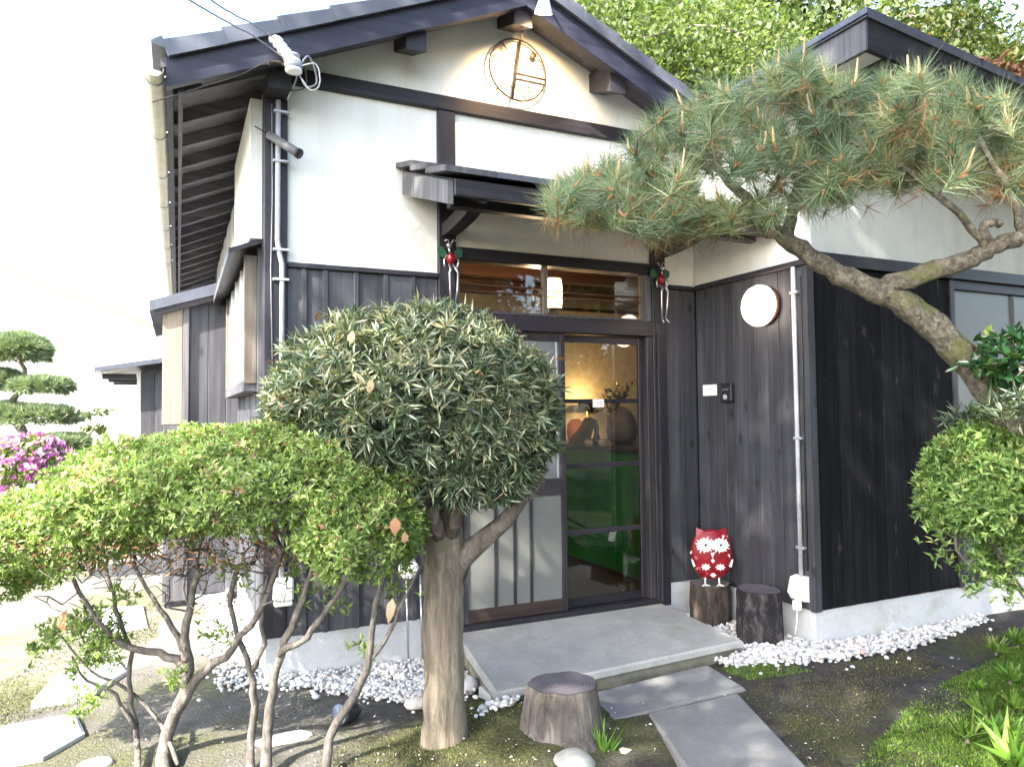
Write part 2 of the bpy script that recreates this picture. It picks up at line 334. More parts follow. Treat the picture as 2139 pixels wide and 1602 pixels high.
# ------------------------------------------------------------------ mesh helpers
ORG = {}
class MB:
    def __init__(s): s.v = []; s.f = []
    def add(s, verts, faces):
        o = len(s.v); s.v.extend([tuple(map(float, p)) for p in verts]); s.f.extend([tuple(i + o for i in q) for q in faces]); return s
    def box(s, x0, x1, y0, y1, z0, z1, bev=0.0):
        if bev <= 0:
            return s.add([(x0, y0, z0), (x1, y0, z0), (x1, y1, z0), (x0, y1, z0), (x0, y0, z1), (x1, y0, z1), (x1, y1, z1), (x0, y1, z1)],
                  [(0, 3, 2, 1), (4, 5, 6, 7), (0, 1, 5, 4), (1, 2, 6, 5), (2, 3, 7, 6), (3, 0, 4, 7)])
        b = bev
        vs_ = []; idx = {}
        for i, (xa, xs) in enumerate(((x0, 1), (x1, -1))):
            for j, (ya, ys) in enumerate(((y0, 1), (y1, -1))):
                for k, (za, zs) in enumerate(((z0, 1), (z1, -1))):
                    for a in range(3):
                        p = [xa + xs * b, ya + ys * b, za + zs * b]
                        p[a] = (xa, ya, za)[a]
                        idx[(i, j, k, a)] = len(vs_); vs_.append(p)
        F = []
        g = idx
        for i in (0, 1):
            F.append((g[(i, 0, 0, 0)], g[(i, 0, 1, 0)], g[(i, 1, 1, 0)], g[(i, 1, 0, 0)]))
            F.append((g[(0, i, 0, 1)], g[(0, i, 1, 1)], g[(1, i, 1, 1)], g[(1, i, 0, 1)]))
            F.append((g[(0, 0, i, 2)], g[(0, 1, i, 2)], g[(1, 1, i, 2)], g[(1, 0, i, 2)]))
        for i in (0, 1):
            for j in (0, 1):
                F.append((g[(0, i, j, 1)], g[(1, i, j, 1)], g[(1, i, j, 2)], g[(0, i, j, 2)]))
                F.append((g[(i, 0, j, 0)], g[(i, 1, j, 0)], g[(i, 1, j, 2)], g[(i, 0, j, 2)]))
                F.append((g[(i, j, 0, 0)], g[(i, j, 1, 0)], g[(i, j, 1, 1)], g[(i, j, 0, 1)]))
                for k in (0, 1): F.append((g[(i, j, k, 0)], g[(i, j, k, 1)], g[(i, j, k, 2)]))
        return s.add(vs_, F)
    def prism(s, poly, axis, a0, a1):
        n = len(poly); V = []
        for a in (a0, a1):
            for p in poly:
                q = list(p); q.insert(axis, a); V.append(q)
        F = [tuple(range(n))[::-1], tuple(range(n, 2 * n))]
        F += [(i, (i + 1) % n, (i + 1) % n + n, i + n) for i in range(n)]
        return s.add(V, F)
    def tube(s, pts, rad, sides=8, cap=True, jit=0.0):
        pts = [np.array(p, float) for p in pts]; n = len(pts)
        if not hasattr(rad, '__len__'): rad = [rad] * n
        t0 = pts[1] - pts[0]; up = np.array([0, 0, 1.0]) if abs(t0[2]) < 0.9 * np.linalg.norm(t0) else np.array([1.0, 0, 0])
        nrm = np.cross(t0, up); nrm /= np.linalg.norm(nrm) + 1e-9
        V = []
        for i in range(n):
            t = pts[min(i + 1, n - 1)] - pts[max(i - 1, 0)]; t /= np.linalg.norm(t) + 1e-9
            nrm = nrm - t * (nrm @ t); nrm /= np.linalg.norm(nrm) + 1e-9
            bn = np.cross(t, nrm)
            for k in range(sides):
                a = 2 * math.pi * k / sides
                r = rad[i] * (1 + (random.uniform(-jit, jit) if jit else 0))
                V.append(pts[i] + (nrm * math.cos(a) + bn * math.sin(a)) * r)
        F = []
        for i in range(n - 1):
            for k in range(sides):
                a, b = i * sides + k, i * sides + (k + 1) % sides
                F.append((a, b, b + sides, a + sides))
        if cap: F.append(tuple(range(sides))[::-1]); F.append(tuple(range((n - 1) * sides, n * sides)))
        return s.add(V, F)
    def lathe(s, prof, c=(0, 0, 0), sides=20, axis=2, sq=1.0):
        V = []; F = []; n = len(prof)
        for r, h in prof:
            for k in range(sides):
                a = 2 * math.pi * k / sides
                p = [r * math.cos(a), r * math.sin(a) * sq]; p.insert(axis, h)
                V.append((p[0] + c[0], p[1] + c[1], p[2] + c[2]))
        for i in range(n - 1):
            for k in range(sides):
                a, b = i * sides + k, i * sides + (k + 1) % sides
                F.append((a, b, b + sides, a + sides))
        F.append(tuple(range(sides))[::-1]); F.append(tuple(range((n - 1) * sides, n * sides)))
        return s.add(V, F)
    def xf(s, rotz=0.0, loc=(0, 0, 0), sc=1.0, tilt=0.0):
        m = Matrix.Translation(loc) @ Matrix.Rotation(rotz, 4, 'Z') @ Matrix.Rotation(tilt, 4, 'X') @ Matrix.Scale(sc, 4)
        s.v = [tuple(m @ Vector(p)) for p in s.v]; return s
    def build(s, name, mat, parent=None, smooth=False, loc=None):
        me = bpy.data.meshes.new(name)
        me.from_pydata(s.v, [], s.f)
        return finish(name, me, mat, parent, smooth, loc)
def finish(name, me, mat, parent, smooth, loc=None):
    o = bpy.data.objects.new(name, me); COL.objects.link(o)
    if parent is not None:
        org = ORG[parent.name]
    else:
        org = np.array(loc if loc is not None else (0, 0, 0), float)
        o.location = org
    n = len(me.vertices)
    if n and np.any(org != 0):
        a = np.empty(n * 3, np.float32); me.vertices.foreach_get('co', a)
        a = (a.reshape(-1, 3) - org).astype(np.float32); me.vertices.foreach_set('co', a.ravel())
    if parent is not None: o.parent = parent
    ORG[o.name] = org
    me.materials.append(MATS[mat])
    if smooth: me.polygons.foreach_set('use_smooth', [True] * len(me.polygons))
    me.update()
    return o
def thing(name, label, cat, loc=(0, 0, 0), group=None):
    o = bpy.data.objects.new(name, None); COL.objects.link(o); o.location = loc
    o.empty_display_size = 0.1
    ORG[o.name] = np.array(loc, float)
    return tag(o, label, cat, group)
def tag(o, label=None, cat=None, group=None, kind=None):
    if label: o['label'] = label
    if cat: o['category'] = cat
    if group: o['group'] = group
    if kind: o['kind'] = kind
    return o
def npmesh(name, V, F, rnd=None, attr='rnd'):
    me = bpy.data.meshes.new(name)
    V = np.asarray(V, np.float32); F = np.asarray(F, np.int32)
    k = F.shape[1]
    me.vertices.add(len(V)); me.vertices.foreach_set('co', V.ravel())
    me.loops.add(F.size); me.loops.foreach_set('vertex_index', F.ravel())
    me.polygons.add(len(F))
    me.polygons.foreach_set('loop_start', np.arange(0, F.size, k, dtype=np.int32))
    me.polygons.foreach_set('loop_total', np.full(len(F), k, dtype=np.int32))
    me.update(calc_edges=True); me.validate()
    if rnd is not None:
        a = me.attributes.new(attr, 'FLOAT', 'FACE'); a.data.foreach_set('value', np.asarray(rnd, np.float32))
    return me
def unit(a): return a / (np.linalg.norm(a, axis=-1, keepdims=True) + 1e-9)
def leafarrays(pos, d, n, L, W, rnd, fold=0.25, droop=0.12, wide=0.45):
    """folded kite leaves: 4 verts, 2 tris each"""
    d = unit(d); s = unit(np.cross(d, n)); n = np.cross(s, d)
    L = L[:, None]; W = W[:, None]
    mid = pos + d * L * wide
    l = mid + s * W * 0.5 + n * W * fold; r = mid - s * W * 0.5 + n * W * fold
    t = pos + d * L - n * L * droop
    V = np.stack([pos, r, t, l], 1).reshape(-1, 3)
    b = np.arange(len(pos))[:, None] * 4
    F = np.concatenate([b + np.array([[0, 1, 2]]), b + np.array([[0, 2, 3]])], 1).reshape(-1, 3)
    return V, F, np.repeat(rnd, 2)
def bigleaf(pos, d, n, L, W, rnd, curl=0.35):
    """ovate curled leaf: 4 stations, 8 verts, 6 tris"""
    d = unit(d); s = unit(np.cross(d, n)); n = np.cross(s, d); m = len(pos); V = []
    tw = rng.normal(size=(m, 1)) * 0.5
    for t, w in ((0.0, 0.06), (0.28, 0.86), (0.65, 0.80), (1.0, 0.05)):
        c = pos + d * L[:, None] * t + n * (L[:, None] * curl * (t * (1 - t)) * 1.6)
        ss = s * np.cos(tw * t) + n * np.sin(tw * t); e = n * W[:, None] * 0.16 * w
        V += [c - ss * W[:, None] * 0.5 * w + e, c + ss * W[:, None] * 0.5 * w + e]
    V = np.stack(V, 1).reshape(-1, 3); b = np.arange(m)[:, None] * 8; F = []
    for k in (0, 2, 4): F += [[k, k + 1, k + 3], [k, k + 3, k + 2]]
    F = np.concatenate([b + np.array([f]) for f in F], 1).reshape(-1, 3)
    return V, F, np.repeat(rnd, 6)
class Cloud:
    def __init__(s): s.V = []; s.F = []; s.R = []; s.n = 0
    def add(s, V, F, R):
        s.V.append(V); s.F.append(F + s.n); s.R.append(R); s.n += len(V)
    def leaves(s, *a, **k): s.add(*leafarrays(*a, **k))
    def big(s, *a, **k): s.add(*bigleaf(*a, **k))
    def needles(s, base, tip, w, rnd):
        d = unit(tip - base); side = unit(np.cross(d, rng.normal(size=d.shape)))
        V = np.stack([base - side * w[:, None] / 2, base + side * w[:, None] / 2, tip], 1).reshape(-1, 3)
        s.add(V, np.arange(len(V)).reshape(-1, 3), rnd)
    def build(s, name, mat, parent=None, loc=None):
        me = npmesh(name, np.concatenate(s.V), np.concatenate(s.F), np.concatenate(s.R))
        return finish(name, me, mat, parent, False, loc)
def rdir(n): return unit(rng.normal(size=(n, 3)))

def grow(mains, attract, step=0.06, jitter=0.012, rtip=0.0022, power=0.47, upbias=0.0, maxlen=9):
    """mains: list of (pts, r0, r1) polylines; attract: points to be reached. returns (chains)"""
    P = []; par = []; rmin = []
    for pts, r0, r1, *att in mains:
        prev = att[0] if att else -1
        if prev == -2:
            prev = int(np.argmin(np.linalg.norm(np.array(P) - np.array(pts[0]), axis=1)))
        n = len(pts)
        for i, p in enumerate(pts):
            P.append(np.array(p, float)); par.append(prev); prev = len(P) - 1
            rmin.append(r0 + (r1 - r0) * i / max(1, n - 1))
    A = np.array(attract)
    if len(A):
        d0 = np.linalg.norm(A[:, None] - np.array(P)[None], axis=2).min(1)
        for a in A[np.argsort(d0)]:
            PA = np.array(P); df = a - PA; ds = np.linalg.norm(df, axis=1)
            cost = ds + upbias * np.maximum(0, PA[:, 2] - a[2])
            j = int(np.argmin(cost)); L = ds[j]
            if L < 1e-3: continue
            k = max(1, int(L / step)); prev = j
            for i in range(1, k + 1):
                t = i / k
                q = P[j] + (a - P[j]) * t + (rng.normal(size=3) * jitter * (1 if i < k else 0)) + np.array([0, 0, -0.10 * L * t * (1 - t) * (1 if upbias else 0)])
                P.append(q); par.append(prev); rmin.append(0); prev = len(P) - 1
    n = len(P); ch = [[] for _ in range(n)]; cnt = np.zeros(n)
    for i in range(n):
        if par[i] >= 0: ch[par[i]].append(i)
    for i in range(n - 1, -1, -1):
        if not ch[i]: cnt[i] = 1
        if par[i] >= 0: cnt[par[i]] += cnt[i]
    rad = np.maximum(rtip * cnt ** power, np.array(rmin))
    chains = []
    st = [i for i in range(n) if par[i] < 0]; stack = [(None, i) for i in st]
    while stack:
        src, i = stack.pop(); c = [src, i] if src is not None else [i]
        while ch[i]:
            k = max(ch[i], key=lambda q: rad[q] * 1000 + cnt[q])
            for q in ch[i]:
                if q != k: stack.append((i, q))
            c.append(k); i = k
        if len(c) > 1:
            rr = [rad[q] for q in c]
            if src is not None: rr[0] = min(rr[0], rr[1] * 1.15)
            chains.append(([P[q] for q in c], rr))
    return chains
def chains_mesh(chains, sides=6, jit=0.06):
    mb = MB()
    for pts, rr in chains:
        k = sides if max(rr) > 0.008 else (5 if max(rr) > 0.004 else 4)
        mb.tube(pts, rr, k, True, jit)
    return mb
def wob(pts, n, amp):
    """resample a polyline smoothly (Catmull-Rom) with small wobble"""
    p = [np.array(q, float) for q in pts]; p = [2 * p[0] - p[1]] + p + [2 * p[-1] - p[-2]]
    out = []
    for i in range(1, len(p) - 2):
        for k in range(n):
            t = k / n
            q = 0.5 * (2 * p[i] + (p[i + 1] - p[i - 1]) * t + (2 * p[i - 1] - 5 * p[i] + 4 * p[i + 1] - p[i + 2]) * t * t + (3 * p[i] - p[i - 1] - 3 * p[i + 1] + p[i + 2]) * t ** 3)
            out.append(q + rng.normal(size=3) * amp)
    out.append(p[-2]); return out

# ------------------------------------------------------------------ ground
def gz(x, y):
    x = np.asarray(x, float); y = np.asarray(y, float)
    s = lambda a, lo, hi: np.clip((a - lo) / (hi - lo), 0, 1) ** 2 * (3 - 2 * np.clip((a - lo) / (hi - lo), 0, 1))
    z = 0.055 * s(x, 2.4, 3.1)
    z = z + 0.05 * s(x, 3.6, 5.0) * s(-y, -2.9, -1.6)
    z = z + 0.05 * np.exp(-(((x - 1.15) / 0.55) ** 2 + ((y - 2.7) / 0.35) ** 2))
    z = z + 0.06 * np.exp(-(((x - 2.1) / 0.95) ** 2 + ((y - 2.75) / 0.6) ** 2))
    z = z + 0.06 * np.exp(-(((x - 1.42) / 0.32) ** 2 + ((y - 2.98) / 0.26) ** 2))
    z = z + 0.012 * (np.sin(x * 3.1 + y * 1.7) + np.sin(x * 1.3 - y * 2.9)) * s(np.abs(x - 1.9) + np.abs(y - 3.2), 0.6, 1.8)
    return z
xs = np.unique(np.concatenate([np.linspace(-400, -14, 14), np.linspace(-14, -3, 23), np.linspace(-3, 6, 121), np.linspace(6, 16, 21), np.linspace(16, 400, 14)]))
ys = np.unique(np.concatenate([np.linspace(-400, -10, 14), np.linspace(-10, 0, 21), np.linspace(0, 7, 101), np.linspace(7, 20, 27), np.linspace(20, 400, 14)]))
GX, GY = np.meshgrid(xs, ys); GZ = gz(GX, GY)
nx, ny = len(xs), len(ys)
idx = np.arange(nx * ny).reshape(ny, nx)
GF = np.stack([idx[:-1, :-1], idx[:-1, 1:], idx[1:, 1:], idx[1:, :-1]], -1).reshape(-1, 4)
me = npmesh('ground', np.stack([GX, GY, GZ], -1).reshape(-1, 3), GF)
pv = np.maximum(np.clip((GY - 4.3) / 0.5, 0, 1) * np.clip((0.6 - GX) / 0.3, 0, 1), np.clip((-1.2 - GX) / 0.6, 0, 1) * np.clip((GY + 1) / 0.6, 0, 1)) * 0.9
pv = np.maximum(pv, 0.42 * np.clip((1.15 - GX) / 0.5, 0, 1) * np.clip((GY - 2.6) / 0.5, 0, 1))
pa = me.attributes.new('pale', 'FLOAT', 'POINT'); pa.data.foreach_set('value', pv.ravel().astype(np.float32))
tag(finish('ground', me, 'ground_soil', None, True), kind='structure')

# ------------------------------------------------------------------ main house
Y = 4.045
XC, SL = 1.855, 0.44
def zb(x): return 3.832 - SL * abs(x - XC)
HOUSE = thing('house', 'main house with white plaster gable and black board walls over the entrance', 'house', (1.75, 4.045, 0))
def B(name, mat, par, x0, x1, y0, y1, z0, z1, bev=0.004, mb=None):
    return (mb or MB()).box(x0, x1, y0, y1, z0, z1, bev).build(name, mat, par)
# foundation
B('foundation', 'foundation', HOUSE, 0.425, 1.49, Y - 0.005, Y + 0.2, -0.2, 0.262)
B('foundation', 'foundation', HOUSE, 2.99, 3.305, Y - 0.005, Y + 0.2, -0.2, 0.272)
B('foundation', 'foundation', HOUSE, 0.425, 0.6, Y + 0.2, 12, -0.2, 0.262, 0)
# posts and beams
for (x0, x1, z0, z1) in ((0.41, 0.53, 0.25, 3.20), (1.392, 1.502, 0.12, 3.236), (2.92, 3.03, 0.12, 3.236)):
    B('post', 'dark_timber', HOUSE, x0, x1, Y - 0.028, Y + 0.09, z0, z1)
B('beam', 'dark_timber_x', HOUSE, 0.41, 3.285, Y - 0.035, Y + 0.09, 3.237, 3.325)
B('board_cap_rail', 'dark_timber_x', HOUSE, 0.532, 1.390, Y - 0.035, Y + 0.05, 2.222, 2.25)
B('board_cap_rail', 'dark_timber_x', HOUSE, 3.032, 3.29, Y - 0.035, Y + 0.05, 2.262, 2.29)
B('door_head', 'dark_timber_x', HOUSE, 1.504, 2.918, Y - 0.03, Y + 0.09, 2.35, 2.42)
B('door_lintel', 'dark_timber_x', HOUSE, 1.504, 2.918, Y - 0.03, Y + 0.09, 1.93, 2.028)
B('door_sill', 'dark_timber_x', HOUSE, 1.504, 2.918, Y - 0.05, Y + 0.12, 0.10, 0.172)
B('door_jamb', 'door_wood', HOUSE, 2.872, 2.918, Y - 0.02, Y + 0.08, 0.174, 1.928)
B('door_jamb', 'door_wood', HOUSE, 1.504, 1.535, Y - 0.015, Y + 0.08, 0.174, 1.928)
B('post_batten', 'door_wood', HOUSE, 2.945, 2.962, Y - 0.045, Y - 0.029, 0.15, 1.95, 0.002)
# plaster panels
B('plaster_panel', 'plaster', HOUSE, 0.531, 1.391, Y, Y + 0.07, 2.249, 3.238, 0)
B('plaster_panel', 'plaster', HOUSE, 1.503, 2.919, Y, Y + 0.07, 2.421, 3.238, 0)
B('plaster_panel', 'plaster', HOUSE, 3.031, 3.30, Y, Y + 0.07, 2.289, 3.238, 0)
mb = MB(); zt = lambda x: zb(x) + 0.125
mb.prism([(0.43, 3.20), (3.285, 3.20), (3.285, zt(3.285)), (XC, zt(XC)), (0.43, zt(0.43))], 1, Y + 0.002, Y + 0.068)
mb.build('gable_plaster', 'plaster', HOUSE)
# lower-left boards and battens
xsb = [0.53, 0.62, 0.735, 0.905, 1.075, 1.235, 1.392]
for i in range(len(xsb) - 1):
    B('wall_board', 'charred_boards', HOUSE, xsb[i] + 0.001, xsb[i + 1] - 0.001, Y - 0.013 + 0.004 * (i % 2), Y + 0.01, 0.245, 2.221, 0.003)
for x in xsb[1:-1]:
    B('batten', 'charred_boards', HOUSE, x - 0.014, x + 0.014, Y - 0.026, Y - 0.0135, 0.245, 2.221, 0.003)
for i, x in enumerate(np.linspace(3.03, 3.292, 3)[:-1]):
    B('wall_board', 'charred_boards', HOUSE, x + 0.002, x + 0.13, Y - 0.012, Y + 0.012, 0.262, 2.261, 0.003)
B('wall_backing', 'dark_timber', HOUSE, 0.45, 1.45, Y + 0.012, Y + 0.06, 0.24, 2.24, 0)
B('wall_backing', 'dark_timber', HOUSE, 2.99, 3.42, Y + 0.014, Y + 0.06, 0.0, 2.28, 0)
B('wall_backing', 'dark_timber', HOUSE, 3.30, 3.42, Y + 0.061, Y + 0.09, 0.0, 3.24, 0)
# left side wall (faces the garden)
for i in range(18):
    y0 = 4.14 + i * 0.30
    B('side_white_board', 'far_wall', HOUSE, 0.415 + 0.006 * (i % 2), 0.45, y0 + 0.004, y0 + 0.296, 2.36, 3.22, 0.003)
for i in range(26):
    y0 = 4.14 + i * 0.21
    B('side_board', 'charred_boards', HOUSE, 0.418 + 0.005 * (i % 2), 0.46, y0 + 0.003, y0 + 0.207, 0.245, 2.355, 0.003)
for k in range(4): B('shutter_box_board', 'far_wall', HOUSE, 0.345, 0.41, 4.115 + k * 0.30, 4.412 + k * 0.30, 2.385, 3.16, 0.003)
B('side_wall_core', 'far_wall', HOUSE, 0.455, 0.55, 4.12, 12, 0.2, 3.24, 0)
# roof deck, barge boards, rafters, purlins
y0r, y1r = 3.745, 12.0
mb = MB()
for s, xe in ((-1, -0.09), (1, 3.285)):
    a, b_ = zb(xe) + 0.12, zb(XC) + 0.12
    mb.prism([(xe, a), (XC, b_), (XC, b_ + 0.05), (xe, a + 0.05)], 1, y0r + 0.045, y1r)
ROOF = mb.build('roof', 'rafter_wood', HOUSE)
for s, xe in ((-1, -0.065), (1, 3.283)):
    mb = MB(); xi = XC + s * 0.001
    mb.prism([(xe, zb(xe)), (xi, zb(XC)), (xi, zb(XC) + 0.17), (xe, zb(xe) + 0.17)], 1, y0r, y0r + 0.042)
    mb.build('barge_board', 'barge_sky_tint', ROOF)
    mb = MB()
    x2 = XC + s * 1.76 if s < 0 else 3.283
    mb.prism([(x2, zb(x2) + 0.02), (xi, zb(XC) + 0.02), (xi, zb(XC) + 0.118), (x2, zb(x2) + 0.118)], 1, y0r + 0.055, y0r + 0.115)
    mb.build('inner_barge', 'dark_timber_x', ROOF)
for xp, zt_ in ((XC, 3.92), (1.19, 3.635), (2.52, 3.635), (0.47, 3.32)):
    mb = MB(); w = 0.058
    if xp == XC: poly = [(xp - w, zt_ - 0.19), (xp + w, zt_ - 0.19), (xp + w, zt_ - 0.03), (xp, zt_), (xp - w, zt_ - 0.03)]
    elif xp < XC: poly = [(xp - w, zt_ - 0.19), (xp + w, zt_ - 0.19), (xp + w, zt_ + 0.024), (xp - w, zt_ - 0.026)]
    else: poly = [(xp - w, zt_ - 0.19), (xp + w, zt_ - 0.19), (xp + w, zt_ - 0.026), (xp - w, zt_ + 0.024)]
    mb.prism(poly, 1, y0r + (0.12 if xp < 1 else 0.045), Y + 0.01)
    if xp > 1: mb.v = [(p[0], p[1], p[2] + (0.10 if p[1] > Y and p[2] < zt_ - 0.1 else 0)) for p in mb.v]
    mb.build('purlin', 'dark_timber_y', ROOF)
mb = MB(); mb.tube([(1.88, 3.86, 3.74), (1.88, 3.86, 3.70), (1.885, 3.86, 3.68)], [0.008, 0.006, 0.002], 6)
mb.build('purlin_hook', 'iron', ROOF)
for i in range(20):
    y = 3.98 + i * 0.40
    mb = MB(); x0, x1 = -0.035, 0.44
    z0_, z1_ = zb(x0) + 0.12, zb(x1) + 0.12
    mb.prism([(x0, z0_ - 0.075), (x1, z1_ - 0.075), (x1, z1_ - 0.002), (x0, z0_ - 0.002)], 1, y, y + 0.05)
    mb.build('rafter', 'rafter_wood', ROOF)
B('fascia', 'dark_timber_y', ROOF, -0.066, -0.036, y0r + 0.05, y1r, zb(-0.05) + 0.03, zb(-0.05) + 0.118)
B('fascia_batten', 'grey_wood', ROOF, -0.012, 0.010, y0r + 0.12, y1r, zb(0) + 0.008, zb(0) + 0.042)
mb = MB()
prof = [(-0.115 + 0.042 * math.cos(a), zb(-0.1) + 0.085 + 0.046 * math.sin(a)) for a in np.linspace(math.pi, 2 * math.pi, 9)]
prof += [(-0.115 + 0.038 * math.cos(a), zb(-0.1) + 0.085 + 0.042 * math.sin(a)) for a in np.linspace(2 * math.pi, math.pi, 9)]
mb.prism(prof, 1, 3.70, 12.0); mb.build('gutter', 'gutter', ROOF)
for i in range(7):
    y = 3.80 + i * 0.75
    mb = MB()
    mb.tube([(-0.115 + 0.046 * math.cos(a), y, zb(-0.1) + 0.085 + 0.05 * math.sin(a)) for a in np.linspace(math.pi, 2 * math.pi, 8)] + [(-0.04, y, zb(-0.1) + 0.11)], 0.005, 5)
    mb.build('gutter_hanger', 'galvanised', ROOF)
# verge tiles, course by course, and the tile field behind them
ang = math.atan(SL)
def tile(s, k, yf, yb, flap):
    """one tile of course k on side s; lower end proud of the course below"""
    mb = MB(); L = 0.305; p0 = 2.10 - k * 0.285
    def W(a, h):   # distance along slope from ridge, height above deck
        return (XC + s * (a * math.cos(ang) + h * math.sin(ang)), zb(XC) + 0.172 - a * math.sin(ang) + h * math.cos(ang))
    a1, a0 = p0 + 0.0, p0 - L
    a1 = min(a1, 2.13 if s < 0 else 1.555)
    if a1 - a0 < 0.06: return
    poly = [W(a0, 0.002), W(a1, 0.016), W(a1, 0.048), W(a0, 0.032)]
    mb.prism(poly, 1, yf, yb)
    if flap:
        mb.prism([W(a0 + 0.018, -0.035), W(a1, -0.033), W(a1, 0.047), W(a0 + 0.018, 0.031)], 1, yf - 0.022, yf - 0.0005)
    if k == 0 and s < 0 and flap:
        mb.prism([W(a1 - 0.01, 0.0), W(a1 + 0.05, 0.040), W(a1 + 0.045, 0.055), W(a1 - 0.01, 0.064)], 1, yf - 0.02, yb)
    mb.build('roof_tile', 'tile', ROOF)
for s in (-1, 1):
    for k in range(0, 8):
        tile(s, k, 3.735, 4.00, True); tile(s, k, 4.003, 4.26, False); tile(s, k, 4.263, 4.52, False)
        tile(s, k, 4.523, 12.0, False)
mb = MB(); mb.prism([(XC - 0.12, zb(XC) + 0.16), (XC + 0.12, zb(XC) + 0.16), (XC + 0.07, zb(XC) + 0.34), (XC, zb(XC) + 0.37), (XC - 0.07, zb(XC) + 0.34)], 1, 3.70, 12)
mb.build('ridge_tile', 'tile', ROOF)

# entrance canopy
CX0, CX1, CYF = 1.17, 3.285, 3.25
mb = MB()
mb.prism([(Y, 2.80), (CYF, 2.52), (CYF, 2.56), (Y, 2.85)], 0, CX0 + 0.03, CX1)
CAN = mb.build('canopy', 'dark_timber_x', HOUSE)
mb = MB(); mb.prism([(Y - 0.036, 2.69), (CYF - 0.01, 2.43), (CYF - 0.01, 2.545), (Y - 0.036, 2.83)], 0, CX0, CX0 + 0.028); mb.build('side_board', 'grey_wood', CAN)
B('fascia', 'dark_timber_x', CAN, CX0 + 0.03, CX1, CYF - 0.028, CYF - 0.002, 2.47, 2.555)
for i in range(3):
    ya, yb_ = Y - 0.002 - i * 0.275, Y - 0.002 - (i + 1) * 0.275 - 0.03
    if i == 2: yb_ = CYF - 0.06
    za, zb_ = 2.855 - (Y - ya) * 0.365, 2.885 - (Y - yb_) * 0.365
    n = 8; xe = np.linspace(CX0 - 0.03, CX1, n + 1)
    for j in range(n):
        mb = MB(); mb.prism([(ya, za), (yb_, zb_), (yb_, zb_ + 0.03), (ya, za + 0.03)], 0, xe[j] + 0.001, xe[j + 1] - 0.001)
        mb.build('canopy_tile', 'tile' if j else 'grey_wood', CAN)  # end column takes the lighter wood grey to look lit
for xb in (1.447, 2.975):
    mb = MB(); pts = []
    for t in np.linspace(0, 1, 8):
        a = t * math.pi / 2
        pts.append((Y - 0.03 - 0.52 * math.sin(a) ** 1.1, 2.515 + 0.10 * (1 - math.cos(a)) + 0.01 * t))
    outer = [(y, z + 0.03) for y, z in pts]; inner = [(y, z - 0.045 - 0.02 * i / 7) for i, (y, z) in enumerate(pts)]
    mb.prism(outer + inner[::-1], 0, xb - 0.04, xb + 0.04); mb.build('bracket', 'dark_timber_y', CAN)
B('canopy_beam', 'dark_timber_x', CAN, 1.25, 3.283, 3.42, 3.48, 2.475, 2.545)
for i in range(6):
    x = 1.36 + i * 0.36
    mb = MB(); mb.prism([(Y - 0.03, 2.74), (CYF, 2.455), (CYF, 2.515), (Y - 0.03, 2.80)], 0, x - 0.018, x + 0.018); mb.build('rafter', 'dark_timber_y', CAN)

# transom window
TR = MB().box(1.531, 2.861, Y - 0.008, Y + 0.028, 2.03, 2.046, 0.002).build('transom_window', 'grey_wood', HOUSE)
B('stile', 'grey_wood', TR, 1.504, 1.53, Y - 0.01, Y + 0.03, 2.03, 2.349, 0.002)
B('stile', 'grey_wood', TR, 2.862, 2.918, Y - 0.015, Y + 0.03, 2.03, 2.349, 0.002)
B('mullion', 'tan_wood', TR, 2.095, 2.130, Y - 0.006, Y + 0.028, 2.047, 2.348, 0.002)
B('mullion', 'tan_wood', TR, 2.845, 2.861, Y - 0.006, Y + 0.028, 2.047, 2.348, 0.002)
for z in (2.155, 2.19): B('glazing_bar', 'brown_wood', TR, 2.132, 2.844, Y + 0.001, Y + 0.010, z, z + 0.009, 0.001)
for z in (2.16, 2.20): B('glazing_bar', 'brown_wood', TR, 1.531, 2.094, Y + 0.001, Y + 0.010, z, z + 0.010, 0.001)
B('pane', 'clear_glass', TR, 1.53, 2.095, Y + 0.014, Y + 0.018, 2.046, 2.349, 0)
B('pane', 'clear_glass', TR, 2.13, 2.845, Y + 0.014, Y + 0.018, 2.046, 2.349, 0)
# sliding doors
DL = MB()
yd0, yd1 = Y - 0.005, Y + 0.024
DL.box(1.536, 1.575, yd0, yd1, 0.174, 1.925, 0.002)
DL = DL.build('sliding_door', 'door_wood', HOUSE); DL['label'] = 'left sliding door panel with frosted panes and upright slats'
for z0_, z1_, m_ in ((0.176, 0.252, 'door_rail_wood'), (0.903, 1.005, 'door_wood'), (1.875, 1.925, 'door_wood')):
    B('rail', m_, DL, 1.576, 2.211, yd0 + 0.002, yd1 - 0.002, z0_, z1_, 0.002)
B('stile', 'door_wood', DL, 2.212, 2.247, yd0, yd1, 0.174, 1.925, 0.002)
B('pane', 'door_film', DL, 1.576, 2.211, Y + 0.008, Y + 0.012, 1.005, 1.876, 0)
for x0_, x1_ in ((1.576, 1.745), (1.765, 1.872), (1.892, 1.985), (2.005, 2.211)):
    B('pane', 'frosted_glass', DL, x0_, x1_, Y + 0.006, Y + 0.010, 0.252, 0.903, 0)
for x in (1.755, 1.882, 1.995):
    B('slat', 'door_wood', DL, x - 0.0095, x + 0.0095, Y - 0.003, Y + 0.02, 0.253, 0.902, 0.002)
B('glazing_bar', 'galvanised', DL, 2.185, 2.195, Y + 0.000, Y + 0.005, 1.01, 1.87, 0.001)
yd0, yd1 = Y + 0.032, Y + 0.060
DR = MB()
DR.box(2.225, 2.262, yd0, yd1, 0.174, 1.925, 0.002)
DR = DR.build('sliding_door', 'door_wood', HOUSE); DR['label'] = 'right sliding door panel of clear glass with three bars'
